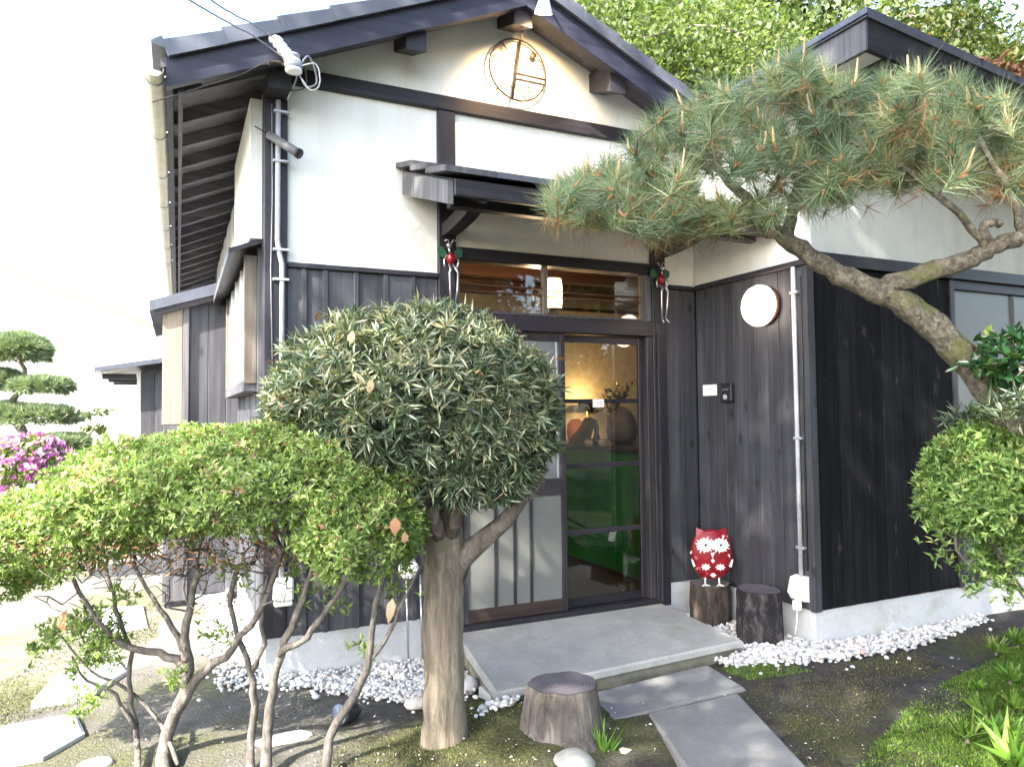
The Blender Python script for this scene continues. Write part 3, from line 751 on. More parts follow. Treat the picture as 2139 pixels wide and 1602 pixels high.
for z0_, z1_ in ((0.176, 0.225), (1.875, 1.925), (1.480, 1.508), (1.060, 1.090), (0.632, 0.662)):
    B('rail', 'dark_timber_x', DR, 2.262, 2.838, yd0 + 0.002, yd1 - 0.002, z0_, z1_, 0.002)
B('stile', 'door_wood', DR, 2.838, 2.871, yd0, yd1, 0.174, 1.925, 0.002)
B('pane', 'clear_glass', DR, 2.262, 2.838, yd0 + 0.012, yd0 + 0.016, 0.225, 1.876, 0)

# interior of the entrance hall
B('hall_floor', 'floor_wood', HOUSE, 0.6, 4.7, Y + 0.121, 6.8, 0.05, 0.165, 0)
B('hall_back_wall', 'room_wall', HOUSE, 0.6, 4.75, 6.60, 6.70, 0.165, 3.0, 0)
B('hall_side_wall', 'room_wall', HOUSE, 4.65, 4.72, 4.2, 6.6, 0.165, 3.0, 0)
B('hall_left_wall', 'room_wall', HOUSE, 0.6, 0.66, 4.2, 6.6, 0.165, 3.0, 0)
for i in range(12):
    y = 4.18 + i * 0.2
    B('ceiling_board', 'brown_wood', HOUSE, 0.66, 4.65, y, y + 0.19, 2.62 + 0.01 * (i % 2), 2.66, 0.002)
for i in range(3):
    B('ceiling_beam', 'brown_wood', HOUSE, 0.66, 4.65, 4.5 + i * 0.7, 4.58 + i * 0.7, 2.50, 2.615, 0.004)
B('hall_shelf_window', 'far_wall', HOUSE, 3.05, 3.45, 6.55, 6.598, 2.05, 2.5, 0.002)
CT = MB().box(3.085, 3.60, 4.30, 6.55, 0.166, 1.12, 0).build('reception_counter', 'green_panel', None, loc=(3.3, 5.4, 0.166))
tag(CT, 'long green panelled counter seen through the glass door', 'counter')
for i in range(5):
    y = 4.30 + i * 0.45
    B('panel', 'green_panel', CT, 3.066, 3.084, y + 0.004, y + 0.446, 0.20, 1.118, 0.004)
B('counter_top', 'counter_top', CT, 3.04, 3.66, 4.26, 6.56, 1.122, 1.158, 0.004)
B('plinth', 'counter_top', CT, 3.058, 3.084, 4.30, 6.55, 0.167, 0.20, 0.002)

# lantern hanging behind the transom
LT = MB()
lc = (2.245, 4.19, 2.205)
LT.lathe([(0.055, -0.095), (0.060, -0.06), (0.062, 0.0), (0.060, 0.06), (0.055, 0.095)], lc, 12)
LT = LT.build('hanging_lantern', 'lantern_glow', None, True, loc=lc)
tag(LT, 'glowing paper lantern hanging behind the window above the door', 'lantern')
for dz in (-0.1, 0.1):
    mb = MB(); mb.lathe([(0.050, lc[2] + dz - 0.007), (0.064, lc[2] + dz), (0.050, lc[2] + dz + 0.007)], (lc[0], lc[1], 0), 14); mb.build('rim', 'brown_wood', LT)
mb = MB(); mb.tube([(lc[0], lc[1], lc[2] + 0.1), (lc[0], lc[1], 2.50)], 0.004, 6); mb.build('cord', 'dark_wire', LT)
def lamp(name, typ, loc, power, col, size=0.05, parent=None, rot=None, **kw):
    d = bpy.data.lights.new(name, typ); d.energy = power; d.color = col
    if typ in ('POINT', 'SPOT'): d.shadow_soft_size = size
    for k, v in kw.items(): setattr(d, k, v)
    o = bpy.data.objects.new(name, d); COL.objects.link(o)
    org = ORG[parent.name] if parent is not None else np.zeros(3)
    o.parent = parent; o.location = np.array(loc) - org
    if rot is not None: o.rotation_euler = rot
    return o
lamp('lantern_light', 'POINT', (lc[0] + 0.0, lc[1] + 0.16, lc[2]), 4.5, (1.0, 0.66, 0.36), 0.06, LT)

# counter lamp, vase, branch and small things on the counter
c0 = ony(1226, 850, 5.88)
TL = thing('table_lamp', 'small shaded counter lamp throwing a yellow glow up the wall', 'lamp', (c0[0], c0[1], 1.158))
mb = MB(); mb.lathe([(0.06, 1.158), (0.06, 1.17), (0.012, 1.185), (0.010, c0[2] + 0.02)], (c0[0], c0[1], 0), 14); mb.build('base', 'counter_top', TL, True)
mb = MB(); mb.lathe([(0.105, c0[2] - 0.045), (0.085, c0[2] + 0.045), (0.080, c0[2] + 0.045), (0.100, c0[2] - 0.045)], (c0[0], c0[1], 0), 18); mb.f = mb.f[:-2]; mb.build('lamp_shade', 'counter_top', TL, True)
mb = MB(); mb.lathe([(0.010, c0[2] + 0.0), (0.020, c0[2] + 0.012), (0.018, c0[2] + 0.03), (0.006, c0[2] + 0.038)], (c0[0], c0[1], 0), 12); mb.build('bulb', 'bulb_glow', TL, True)
lamp('bulb_light', 'POINT', (c0[0], c0[1], c0[2] + 0.055), 1.1, (1.0, 0.60, 0.20), 0.02, TL)
lamp('bulb_light', 'POINT', (c0[0], c0[1], c0[2] - 0.03), 0.6, (1.0, 0.60, 0.20), 0.02, TL)
SC = thing('display_screen', 'pale screen panel standing on the counter behind the glass door', 'screen', (3.62, 6.0, 1.158))
B('panel', 'room_wall', SC, 3.30, 4.60, 6.05, 6.08, 1.16, 2.40, 0.003)
B('frame', 'counter_top', SC, 3.28, 4.62, 6.045, 6.085, 2.40, 2.43, 0.003)
vb = ony(1300, 920, 5.0); vb = np.array([vb[0], 5.0, 1.158])
mb = MB(); mb.lathe([(0.07, 1.158), (0.115, 1.20), (0.13, 1.27), (0.115, 1.35), (0.075, 1.42), (0.03, 1.455), (0.012, 1.465)], (vb[0], vb[1], 0), 20)
tag(mb.build('stone_vase', 'stone_vase', None, True, loc=tuple(vb)), 'dark pointed stone vase standing on the counter', 'vase')
br = thing('leafy_branch', 'small leafy branch showing above the counter behind the door', 'plant', (vb[0] + 0.02, 5.25, 1.158))
mb = MB(); cl = Cloud()
for k in range(9):
    b0 = np.array([vb[0] + 0.02, 5.25, 1.30]); tipp = b0 + np.array([rng.uniform(-0.10, 0.28), rng.uniform(-0.05, 0.05), rng.uniform(0.25, 0.42)])
    mb.tube([b0 - np.array([0, 0, 0.142]), b0, (b0 + tipp) / 2 + np.array([0, 0, 0.03]), tipp], [0.004, 0.003, 0.003, 0.002], 5)
    t = rng.uniform(0.35, 1, 10)[:, None]; p = b0 + (tipp - b0) * t
    cl.leaves(p, rdir(10) * 0.6 + np.array([0, 0, 0.5]), rdir(10), np.full(10, 0.06), np.full(10, 0.022), rng.random(10) * 0.4)
mb.build('stem', 'twig_bark', br); cl.build('foliage', 'podo_leaf', br)
wd = MB(); p = ony(1215, 905, 4.85)
wd.prism([(p[0] - 0.12, 1.16), (p[0] + 0.03, 1.16), (p[0] + 0.10, 1.36), (p[0] + 0.06, 1.38)], 1, 4.80, 4.90)
tag(wd.build('wooden_wedge', 'counter_top', None, loc=(p[0], 4.85, 1.16)), 'dark slanted wooden stand on the counter', 'stand')
fg = MB(); p = ony(1246, 905, 4.9); fg.lathe([(0.03, 1.16), (0.032, 1.20), (0.018, 1.26), (0.022, 1.30), (0.012, 1.33), (0.006, 1.36)], (p[0], 4.9, 0), 12)
tag(fg.build('wooden_bottle', 'counter_top', None, True, loc=(p[0], 4.9, 1.16)), 'slim dark bottle figure beside the slanted stand', 'bottle')
bowl = MB(); p = ony(1203, 880, 4.95); bowl.lathe([(0.03, 1.16), (0.05, 1.17), (0.075, 1.25), (0.07, 1.33), (0.03, 1.37), (0.01, 1.37)], (p[0], 4.95, 0), 14)
tag(bowl.build('orange_pot', 'terracotta', None, True, loc=(p[0], 4.95, 1.16)), 'small orange clay pot at the left end of the counter', 'pot')
for k, (u, m_) in enumerate(((1230, 'tan_wood'), (1258, 'tan_wood'))):
    p = ony(u, 915, 4.72); q = MB(); q.lathe([(0.025, 1.16), (0.035, 1.175), (0.036, 1.20), (0.02, 1.215)], (p[0], 4.72, 0), 10)
    tag(q.build('trinket', m_, None, True, loc=(p[0], 4.72, 1.16)), ['pale round trinket on the counter below the slanted stand', 'pale round trinket on the counter below the slim bottle'][k], 'trinket')

# door card
card = thing('door_card', 'small white card stuck on the bar of the glass door', 'card', tuple(ony(1250, 842, 4.07)))
p = ony(1250, 842, 4.07)
B('paper', 'paper', card, p[0] - 0.043, p[0] + 0.043, 4.068, 4.0705, p[2] - 0.027, p[2] + 0.027, 0)
for k in range(2): B('print', 'ink', card, p[0] - 0.012, p[0] + 0.034, 4.0668, 4.0677, p[2] + 0.004 - k * 0.014, p[2] + 0.007 - k * 0.014, 0)

# bay window on the garden side
BW = MB().box(0.325, 0.41, 4.24, 5.92, 1.555, 1.62, 0.003).build('bay_window', 'grey_wood', HOUSE)
B('cheek', 'tan_wood', BW, 0.327, 0.395, 4.225, 4.262, 1.60, 2.315, 0.003)
B('cheek_edge', 'grey_wood', BW, 0.396, 0.43, 4.20, 4.262, 1.55, 2.36, 0.003)
B('cheek', 'tan_wood', BW, 0.327, 0.41, 5.88, 5.915, 1.621, 2.315, 0.003)
for i in range(4):
    y = 4.275 + i * 0.40
    B('sash', 'far_wall', BW, 0.338, 0.358, y, y + 0.03, 1.621, 2.31, 0.002)
    B('pane', 'window_film', BW, 0.345, 0.350, y + 0.03, y + 0.395, 1.63, 2.30, 0)
mb = MB(); mb.prism([(0.245, 2.30), (0.418, 2.37), (0.418, 2.40), (0.245, 2.325)], 1, 4.13, 6.02); mb.build('bay_roof', 'dark_timber_y', BW)
B('bay_fascia', 'grey_wood', BW, 0.238, 0.2445, 4.13, 6.02, 2.285, 2.33, 0.001)

# lean-to projecting from the garden side further back
yl = 6.0
LN = MB().box(-0.08, 0.42, yl + 0.03, 7.6, 0.0, 2.22, 0).build('lean_to', 'charred_boards', HOUSE)
for x0_, x1_ in ((0.075, 0.205), (0.207, 0.335), (0.337, 0.42)):
    B('wall_board', 'charred_boards', LN, x0_, x1_, yl + 0.006, yl + 0.03, 0.05, 2.28, 0.003)
B('corner_post', 'tan_wood', LN, -0.11, 0.028, yl - 0.03, yl + 0.06, 1.36, 2.235, 0.004)
B('corner_post', 'grey_wood', LN, 0.029, 0.072, yl - 0.035, yl + 0.03, 1.36, 2.25, 0.004)
B('ledge', 'grey_wood', LN, -0.10, 0.072, yl - 0.028, yl + 0.03, 0.05, 1.358, 0.004)
mb = MB(); mb.prism([(-0.20, 2.20), (0.415, 2.40), (0.415, 2.49), (-0.20, 2.275)], 1, yl - 0.10, 7.8); mb.build('lean_to_roof', 'metal_roof', LN)
mb = MB(); mb.prism([(-0.17, 2.165), (0.40, 2.355), (0.40, 2.41), (-0.17, 2.205)], 1, yl - 0.08, yl - 0.04); mb.build('roof_edge_board', 'dark_timber_x', LN)
# ------------------------------------------------------------------ wing
XW, YW = 3.294, 3.044
WING = thing('house_wing', 'black board wing of the house jutting forward right of the entrance', 'house wing', (XW, YW, 0))
B('foundation', 'foundation', WING, XW + 0.012, 6.6, YW + 0.012, YW + 0.3, -0.2, 0.287)
B('foundation', 'foundation', WING, XW + 0.0125, XW + 0.3, YW + 0.30, Y - 0.006, -0.2, 0.287, 0)
n = 10; ye = np.linspace(YW + 0.03, Y - 0.012, n + 1)
for i in range(n):
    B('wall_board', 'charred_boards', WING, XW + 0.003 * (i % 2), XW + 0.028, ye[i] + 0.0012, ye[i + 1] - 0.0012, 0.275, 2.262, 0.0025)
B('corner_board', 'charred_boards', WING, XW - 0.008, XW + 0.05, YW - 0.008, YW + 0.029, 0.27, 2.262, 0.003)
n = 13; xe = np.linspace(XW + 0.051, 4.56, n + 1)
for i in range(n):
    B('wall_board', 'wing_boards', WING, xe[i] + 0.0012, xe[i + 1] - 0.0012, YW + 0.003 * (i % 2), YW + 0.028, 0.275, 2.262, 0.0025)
B('wall_core', 'dark_timber', WING, XW + 0.03, 4.56, YW + 0.03, YW + 0.08, 0.28, 2.30, 0)
B('wall_core', 'dark_timber', WING, XW + 0.03, XW + 0.08, YW + 0.08, Y - 0.002, 0.28, 2.30, 0)
B('cap_rail', 'dark_timber_y', WING, XW - 0.022, XW + 0.05, YW - 0.02, Y - 0.037, 2.263, 2.297)
B('cap_rail', 'dark_timber_x', WING, XW + 0.051, 6.6, YW - 0.03, YW + 0.05, 2.263, 2.34)
B('plaster_panel', 'plaster', WING, XW + 0.006, XW + 0.06, YW + 0.011, Y - 0.001, 2.298, 3.24, 0)
B('plaster_panel', 'shaded_grey_plaster', WING, XW + 0.061, 6.6, YW + 0.010, YW + 0.07, 2.341, 3.24, 0)
B('corner_post', 'dark_timber', WING, 4.561, 4.60, YW - 0.012, YW + 0.06, 0.27, 2.262)
SW = MB().box(4.60, 6.6, YW + 0.0, YW + 0.06, 0.29, 0.36, 0.003).build('wing_window', 'dark_timber_x', WING)
B('window_head', 'dark_timber_x', SW, 4.601, 6.6, YW - 0.004, YW + 0.06, 2.20, 2.262, 0.003)
for i in range(3):
    x = 4.601 + i * 0.66
    B('pane', 'wing_glass', SW, x + 0.012, x + 0.63, YW + 0.02, YW + 0.026, 0.36, 2.2, 0)
    B('sash', 'grey_wood', SW, x + 0.631, x + 0.66, YW + 0.008, YW + 0.04, 0.361, 2.199, 0.003)
B('window_backing', 'room_wall', SW, 4.60, 6.6, YW + 0.12, YW + 0.16, 0.29, 2.26, 0)
# wing roof: high edge on the left, falling to the right
XR, YV = 3.12, 2.455
zr = lambda x: 3.44 - 0.095 * (x - XR)
mb = MB(); mb.prism([(XR, zr(XR) - 0.05), (6.9, zr(6.9) - 0.05), (6.9, zr(6.9)), (XR, zr(XR))], 1, YV, 10.0)
WR = mb.build('roof', 'metal_roof', WING)
B('roof_edge', 'metal_roof', WR, XR - 0.012, XR - 0.001, YV - 0.01, 10.0, zr(XR) - 0.040, zr(XR) - 0.022, 0.001)
B('fascia', 'grey_wood', WR, XR + 0.015, XR + 0.04, YV + 0.02, 10.0, zr(XR) - 0.21, zr(XR) - 0.051)
mb = MB(); mb.prism([(XR + 0.016, zr(XR) - 0.21), (6.9, zr(6.9) - 0.21), (6.9, zr(6.9) - 0.051), (XR + 0.016, zr(XR) - 0.051)], 1, YV + 0.012, YV + 0.038)
mb.build('barge_board', 'dark_timber_x', WR)
B('soffit_board', 'far_wall', WR, XR + 0.042, XW + 0.003, YV + 0.04, 10.0, zr(XR) - 0.205, zr(XR) - 0.19, 0)
mb = MB(); mb.prism([(XW + 0.005, zr(XW) - 0.17), (6.9, zr(6.9) - 0.17), (6.9, zr(6.9) - 0.155), (XW + 0.005, zr(XW) - 0.155)], 1, YV + 0.04, YW + 0.01)
mb.build('soffit_board', 'dark_timber_x', WR)
for x in (XW + 0.02, 4.2, 5.1): B('verge_beam', 'dark_timber_y', WR, x, x + 0.1, YV + 0.04, YW + 0.008, zr(x) - 0.30, zr(x) - 0.18)

# ------------------------------------------------------------------ fixtures on the walls
# round wall lamp on the return wall
lp = onx(1602, 640, XW)
WL = thing('wall_lamp', 'round glowing white wall lamp on the black boards', 'lamp', tuple(lp))
mb = MB()
rr = 0.125
def disc_x(mb, c, prof, sides=28):
    V = []; F = []; n = len(prof)
    for r, h in prof:
        for k in range(sides):
            a = 2 * math.pi * k / sides; V.append((c[0] - h, c[1] + r * math.cos(a), c[2] + r * math.sin(a)))
    for i in range(n - 1):
        for k in range(sides):
            a, b = i * sides + k, i * sides + (k + 1) % sides; F.append((a, a + sides, b + sides, b))
    F.append(tuple(range(sides))); F.append(tuple(range((n - 1) * sides, n * sides))[::-1])
    mb.add(V, F); return mb
disc_x(mb, lp, [(0.115, 0.0), (0.118, 0.02), (0.112, 0.032)]).build('backplate', 'brown_wood', WL, True)
disc_x(MB(), lp, [(0.108, 0.033), (0.124, 0.05), (0.126, 0.075), (0.115, 0.10), (0.085, 0.118), (0.04, 0.124), (0.004, 0.125)]).build('globe', 'globe_glow', WL, True)
# card and intercom on the return wall
p = onx(1484, 815, XW)
cd = thing('wall_card', 'small white card pinned to the black boards beside the intercom', 'card', tuple(p))
B('paper', 'paper', cd, XW - 0.006, XW - 0.003, p[1] - 0.07, p[1] + 0.07, p[2] - 0.037, p[2] + 0.037, 0)
for k in range(3): B('print', 'ink_red' if k == 0 else 'ink', cd, XW - 0.0072, XW - 0.0062, p[1] - 0.03, p[1] + 0.025, p[2] + 0.008 - k * 0.009, p[2] + 0.0095 - k * 0.009, 0)
p = onx(1524, 820, XW)
ic = thing('intercom', 'black intercom box fixed to the black boards', 'intercom', tuple(p))
B('body', 'black_plastic', ic, XW - 0.035, XW - 0.001, p[1] - 0.052, p[1] + 0.052, p[2] - 0.062, p[2] + 0.062, 0.006)
B('speaker_slot', 'owl_grey', ic, XW - 0.037, XW - 0.0352, p[1] - 0.03, p[1] + 0.03, p[2] + 0.018, p[2] + 0.022, 0.0005)
mb = MB(); disc_x(mb, (XW - 0.035, p[1] + 0.004, p[2] - 0.03), [(0.018, 0.0), (0.018, 0.004), (0.012, 0.006)], 14).build('button', 'owl_grey', ic, True)
# conduit on the wing corner with its outlet box
cdt = thing('conduit', 'pale grey conduit running down the corner of the black wing', 'conduit', (XW - 0.02, 3.12, 0.5))
MB().tube([(XW - 0.02, 3.122, 2.26), (XW - 0.02, 3.122, 1.5), (XW - 0.02, 3.122, 0.47)], 0.013, 10).build('pipe', 'pipe_grey', cdt, True)
MB().tube([(XW - 0.004, 3.085, 2.2), (XW - 0.006, 3.083, 1.6), (XW - 0.004, 3.088, 1.45), (XW - 0.006, 3.086, 0.5)], 0.006, 6).build('cable', 'dark_wire', cdt, True)
for z in (2.1, 1.25, 0.62):
    mb = MB(); mb.tube([(XW - 0.036, 3.122, z), (XW - 0.036, 3.122, z + 0.018)], 0.004, 6); mb.box(XW - 0.024, XW - 0.001, 3.075, 3.150, z, z + 0.016, 0.001)
    B('clip', 'galvanised', cdt, XW - 0.036, XW - 0.009, 3.085, 3.142, z, z + 0.016, 0.002)
ob = thing('outlet_box', 'white outdoor socket box at the foot of the conduit', 'outlet', (XW - 0.03, 3.13, 0.38))
mb = MB(); mb.prism([(XW - 0.003, 0.32), (XW - 0.05, 0.33), (XW - 0.075, 0.37), (XW - 0.05, 0.455), (XW - 0.003, 0.465)], 1, 3.08, 3.175); mb.build('cover', 'white_plastic', ob)
B('plug', 'white_plastic', ob, XW - 0.062, XW - 0.02, 3.115, 3.16, 0.265, 0.325, 0.008)
MB().tube([(XW - 0.04, 3.14, 0.265), (XW - 0.045, 3.14, 0.2), (XW - 0.05, 3.15, 0.12)], 0.003, 6).build('cord', 'white_plastic', ob, True)
# outlet box on the lower left wall
p = ony(590, 1232, Y - 0.02)
o2 = thing('outlet_box', 'white outdoor socket box low on the wall behind the clipped azalea', 'outlet', tuple(p))
B('cover', 'white_plastic', o2, p[0] - 0.05, p[0] + 0.05, Y - 0.08, Y - 0.014, p[2] - 0.05, p[2] + 0.07, 0.01)
B('lower_flap', 'paper', o2, p[0] - 0.045, p[0] + 0.045, Y - 0.075, Y - 0.02, p[2] - 0.075, p[2] - 0.0505, 0.006)
# left corner pipe with wires
cp = thing('corner_pipe', 'thin grey pipe strapped to the left corner post', 'pipe', (0.49, Y - 0.05, 2.5))
MB().tube([(0.478, Y - 0.048, 3.12), (0.476, Y - 0.048, 2.36), (0.486, Y - 0.048, 2.29), (0.500, Y - 0.048, 2.23), (0.500, Y - 0.048, 0.5)], 0.014, 8).build('pipe', 'pipe_grey', cp, True)
MB().tube([(0.445, Y - 0.036, 3.1), (0.450, Y - 0.036, 2.6), (0.443, Y - 0.034, 2.2), (0.455, Y - 0.034, 1.6)], 0.0035, 5).build('cable', 'wire', cp, True)
for z in (3.05, 2.78, 2.30, 2.14):
    B('strap', 'galvanised', cp, 0.452, 0.535, Y - 0.066, Y - 0.030, z, z + 0.014, 0.002)
# service bracket rod
rod = thing('service_bracket', 'grey capped rod slanting off the left corner post', 'bracket', tuple(ony(590, 298, 3.96)))
a, b_, c_ = ony(532, 264, 4.0), ony(562, 282, 3.99), ony(622, 320, 3.86)
MB().tube([a, b_], 0.004, 6).build('pin', 'iron', rod, True)
MB().tube([b_, c_], [0.022, 0.025], 10).build('rod', 'bracket_grey', rod, True)
MB().tube([c_, c_ + (c_ - b_) * 0.06], 0.0285, 10).build('cap', 'black_plastic', rod, True)
# insulators and cables at the left corner of the gable
ins = thing('insulator', 'white porcelain insulators with looped cables at the gable corner', 'insulator', tuple(ony(605, 130, 3.72)))
for k in range(5):
    q = ony(577 + k * 8.5, 84 + k * 11, 3.68)
    MB().lathe([(0.010, q[2] - 0.020), (0.034, q[2] - 0.010), (0.036, q[2] + 0.002), (0.014, q[2] + 0.018)], (q[0], q[1], 0), 12).build('disc', 'porcelain', ins, True)
for k in range(4):
    q = ony(609 + k * 1.5, 118 + k * 10, 3.69)
    MB().lathe([(0.026, q[2] - 0.010), (0.042, q[2] - 0.007), (0.042, q[2] + 0.005), (0.026, q[2] + 0.009)], (q[0], q[1], 0), 12).build('ring', 'porcelain' if k % 2 else 'pipe_grey', ins, True)
def loop(uvs, y, r, name, m_, par, n=5):
    pts = wob([ony(u, v, yy) for (u, v), yy in zip(uvs, np.linspace(y[0], y[1], len(uvs)))], n, 0.001)
    MB().tube(pts, r, 5).build(name, m_, par, True)
loop([(618, 150), (645, 118), (662, 170), (640, 182), (622, 150), (618, 170), (600, 210)], (3.68, 3.9), 0.005, 'cable', 'wire', ins)
loop([(622, 140), (660, 135), (668, 175), (650, 190), (630, 165)], (3.67, 3.7), 0.004, 'cable', 'pipe_grey', ins)
loop([(560, 135), (580, 131), (600, 140)], (3.70, 3.70), 0.010, 'cross_arm', 'iron', ins)
loop([(612, 150), (632, 130), (640, 178), (615, 190), (600, 180)], (3.70, 3.9), 0.004, 'cable', 'dark_wire', ins)
loop([(605, 140), (560, 130), (500, 158), (430, 180), (318, 214)], (3.70, 3.66), 0.0032, 'cable', 'dark_wire', ins)
loop([(578, 85), (530, 52), (470, 20), (400, -30), (250, -140)], (3.68, 2.9), 0.004, 'cable', 'wire', ins)
loop([(590, 120), (530, 76), (480, 50), (360, -20), (200, -120)], (3.68, 2.9), 0.004, 'cable', 'wire', ins)
# gable spot lamp
gl = thing('gable_lamp', 'white bell shaped spot lamp under the gable peak', 'lamp', tuple(ony(1136, 12, 3.66)))
q = ony(1136, 12, 3.66)
Lm = np.array([0.10, 0.35, -0.93]); Lm /= np.linalg.norm(Lm)
MB().tube([q - Lm * 0.09, q - Lm * 0.03, q + Lm * 0.03, q + Lm * 0.045], [0.022, 0.030, 0.050, 0.052], 16, cap=False).build('reflector', 'white_plastic', gl, True)
MB().tube([q - Lm * 0.02, q + Lm * 0.0, q + Lm * 0.028, q + Lm * 0.038], [0.01, 0.026, 0.030, 0.018], 12).build('bulb', 'bulb_glow', gl, True)
MB().tube([q - Lm * 0.09, q - Lm * 0.12 + np.array([0, 0.03, 0.0]), (q[0], 3.75, q[2] + 0.16)], 0.008, 6).build('arm', 'black_plastic', gl, True)
tgt = np.array([1.97, Y, 3.42]); dirv = Vector(tgt - (q + Lm * 0.06))
lamp('spot_light', 'SPOT', tuple(q + Lm * 0.06), 8, (1.0, 0.64, 0.30), 0.03, gl, rot=dirv.to_track_quat('-Z', 'Y').to_euler(), spot_size=R_(105), spot_blend=0.6)
# round iron ornament on the gable
oc = ony(1082, 147, Y - 0.032); RO = 0.196
orn = thing('gable_ornament', 'round iron openwork ornament on the white gable', 'ornament', (oc[0], Y, oc[2]))
yo = Y - 0.032
def opt(a, r): return (oc[0] + r * math.cos(a), yo, oc[2] + r * math.sin(a))
MB().tube([opt(a, RO) for a in np.linspace(0, 2 * math.pi, 41)], 0.0055, 6, cap=False).build('ring', 'iron', orn, True)
def bar(a, b, r, name='bar', yoff=0.0):
    A = (oc[0] + a[0] * RO, yo + yoff, oc[2] + a[1] * RO); Bb = (oc[0] + b[0] * RO, yo + yoff, oc[2] + b[1] * RO)
    MB().tube([A, Bb], r, 6).build(name, 'iron', orn, True)
bar((0.10, 0.99), (-0.22, -0.97), 0.009, 'diagonal_bar')
for a, b in (((-0.55, 0.80), (-0.05, 0.20)), ((-0.55, 0.78), (-0.88, 0.42)), ((-0.92, 0.30), (-0.12, 0.12)), ((0.05, 0.45), (0.86, 0.44)), ((0.02, 0.20), (0.95, 0.18)),
             ((-0.05, -0.10), (0.99, -0.12)), ((-0.08, -0.30), (0.95, -0.30)), ((-0.12, -0.55), (0.30, -0.95)), ((0.05, -0.58), (0.72, -0.68)), ((0.35, -0.40), (0.45, -0.88)), ((-0.65, -0.52), (-0.2, -0.6))):
    bar(a, b, 0.0028, 'wire')
for z_ in (-0.14, -0.29): bar((-0.05, z_), (0.97, z_ - 0.01), 0.0045, 'shelf_bar')
MB().lathe([(0.004, -0.012), (0.022, -0.006), (0.022, 0.006), (0.004, 0.012)], (0, 0, 0), 6, 1).xf(loc=(oc[0] + 0.55 * RO, yo, oc[2] + 0.58 * RO)).build('boss', 'iron', orn)
for k in range(4):
    a = R_(45 + 90 * k); A = np.array(opt(a, RO)); MB().tube([A, A + np.array([0, 0.034, 0])], 0.004, 5).build('pin', 'iron', orn)

# hanging metal figures on the two posts
def figure(u, v, label, flip):
    y = Y - 0.065; k = 0.0029
    c = ony(u, v, y); c = np.array([c[0], y, c[2]])
    f = thing('hanging_figure', label, 'figure', tuple(c), 'dangling metal figures on the entrance posts')
    def pt(dx, dz, dy=0.0): return c + np.array([dx * k, dy, dz * k])
    MB().lathe([(0.004, -0.036), (0.020, -0.024), (0.030, -0.004), (0.027, 0.014), (0.016, 0.030), (0.006, 0.036)], tuple(c), 14).build('body', 'red_metal', f, True)
    MB().lathe([(0.004, -0.016), (0.015, -0.006), (0.016, 0.006), (0.006, 0.016)], tuple(pt(-4 * flip, 27)), 12).build('head', 'silver', f, True)
    MB().tube([pt(-2 * flip, 12), pt(-4 * flip, 22)], 0.007, 6).build('neck', 'silver', f, True)
    for s in (-1, 1):
        MB().tube([pt(3 * s - 2, 32), pt(6 * s, 40), pt(13 * s, 36)], 0.003, 5).build('antenna', 'silver', f, True)
        MB().prism([(c[0] + s * 0.022, c[2] + 0.0), (c[0] + s * 0.075, c[2] + 0.020), (c[0] + s * 0.082, c[2] + 0.060), (c[0] + s * 0.050, c[2] + 0.075), (c[0] + s * 0.020, c[2] + 0.035)], 1, y + 0.012, y + 0.017).build('wing', 'wing_green', f)
        MB().tube([pt(9 * s, 6), pt(16 * s, -4, -0.01), pt(13 * s - 3, -20, -0.02)], 0.005, 6).build('arm', 'silver', f, True)
        MB().tube([pt(4 * s, -11), pt(6 * s + 2, -24, -0.03), pt(9 * s + 2, -30, -0.03), pt(6 * s + 3 + s * 2, -62, -0.02), pt(5 * s + 2, -92, -0.015)], [0.008, 0.009, 0.0055, 0.005, 0.0045], 7).build('leg', 'silver', f, True)
        MB().tube([pt(5 * s + 2, -92, -0.015), pt(8 * s + 6, -103, -0.03)], [0.007, 0.006], 6).build('foot', 'silver', f, True)
    MB().tube([pt(0, 12, 0.03), pt(0, 14, 0.06)], 0.003, 5).build('hook', 'iron', f)
figure(942, 541, 'metal figure with red belly hanging on the post left of the door', 1)
figure(1381, 584, 'metal figure with red belly hanging on the post right of the door', -1)

# ------------------------------------------------------------------ step, slabs, stones
def slab(name, poly, z, th, mat, label, cat, bev=0.012, tiltx=0.0):
    mb = MB(); c = np.mean(np.array(poly), 0); n = len(poly)
    ins_ = [tuple(np.array(p) + (c - np.array(p)) / np.linalg.norm(c - np.array(p)) * bev * 1.4) for p in poly]
    V = [(p[0], p[1], z - th) for p in poly] + [(p[0], p[1], z - bev) for p in poly] + [(p[0], p[1], z) for p in ins_]
    F = [tuple(range(n))[::-1]] + [tuple(range(2 * n, 3 * n))]
    for r in (0, n):
        for i in range(n): F.append((r + i, r + (i + 1) % n, r + n + (i + 1) % n, r + n + i))
    mb.add(V, F)
    return tag(mb.build(name, mat, None, loc=(c[0], c[1], z - th)), label, cat)
STEP = slab('entrance_step', [(1.325, 3.075), (2.86, 3.155), (2.935, Y - 0.052), (1.47, Y - 0.052)], 0.148, 0.038, 'step_concrete', 'broad grey concrete step in front of the sliding door', 'step', 0.010)
MB().prism([(1.345, 3.095), (2.842, 3.173), (2.915, Y - 0.06), (1.488, Y - 0.06)], 2, -0.1, 0.1095).build('riser', 'mossy_concrete', STEP)
P2 = lambda u, v, z: tuple(onz(u, v, z)[:2])
slab('paving_slab', [P2(1215, 1452, .075), P2(1278, 1505, .075), P2(1558, 1435, .075), P2(1480, 1388, .075)], 0.078, 0.06, 'slab_stone', 'grey paving slab lying crosswise against the step', 'slab')
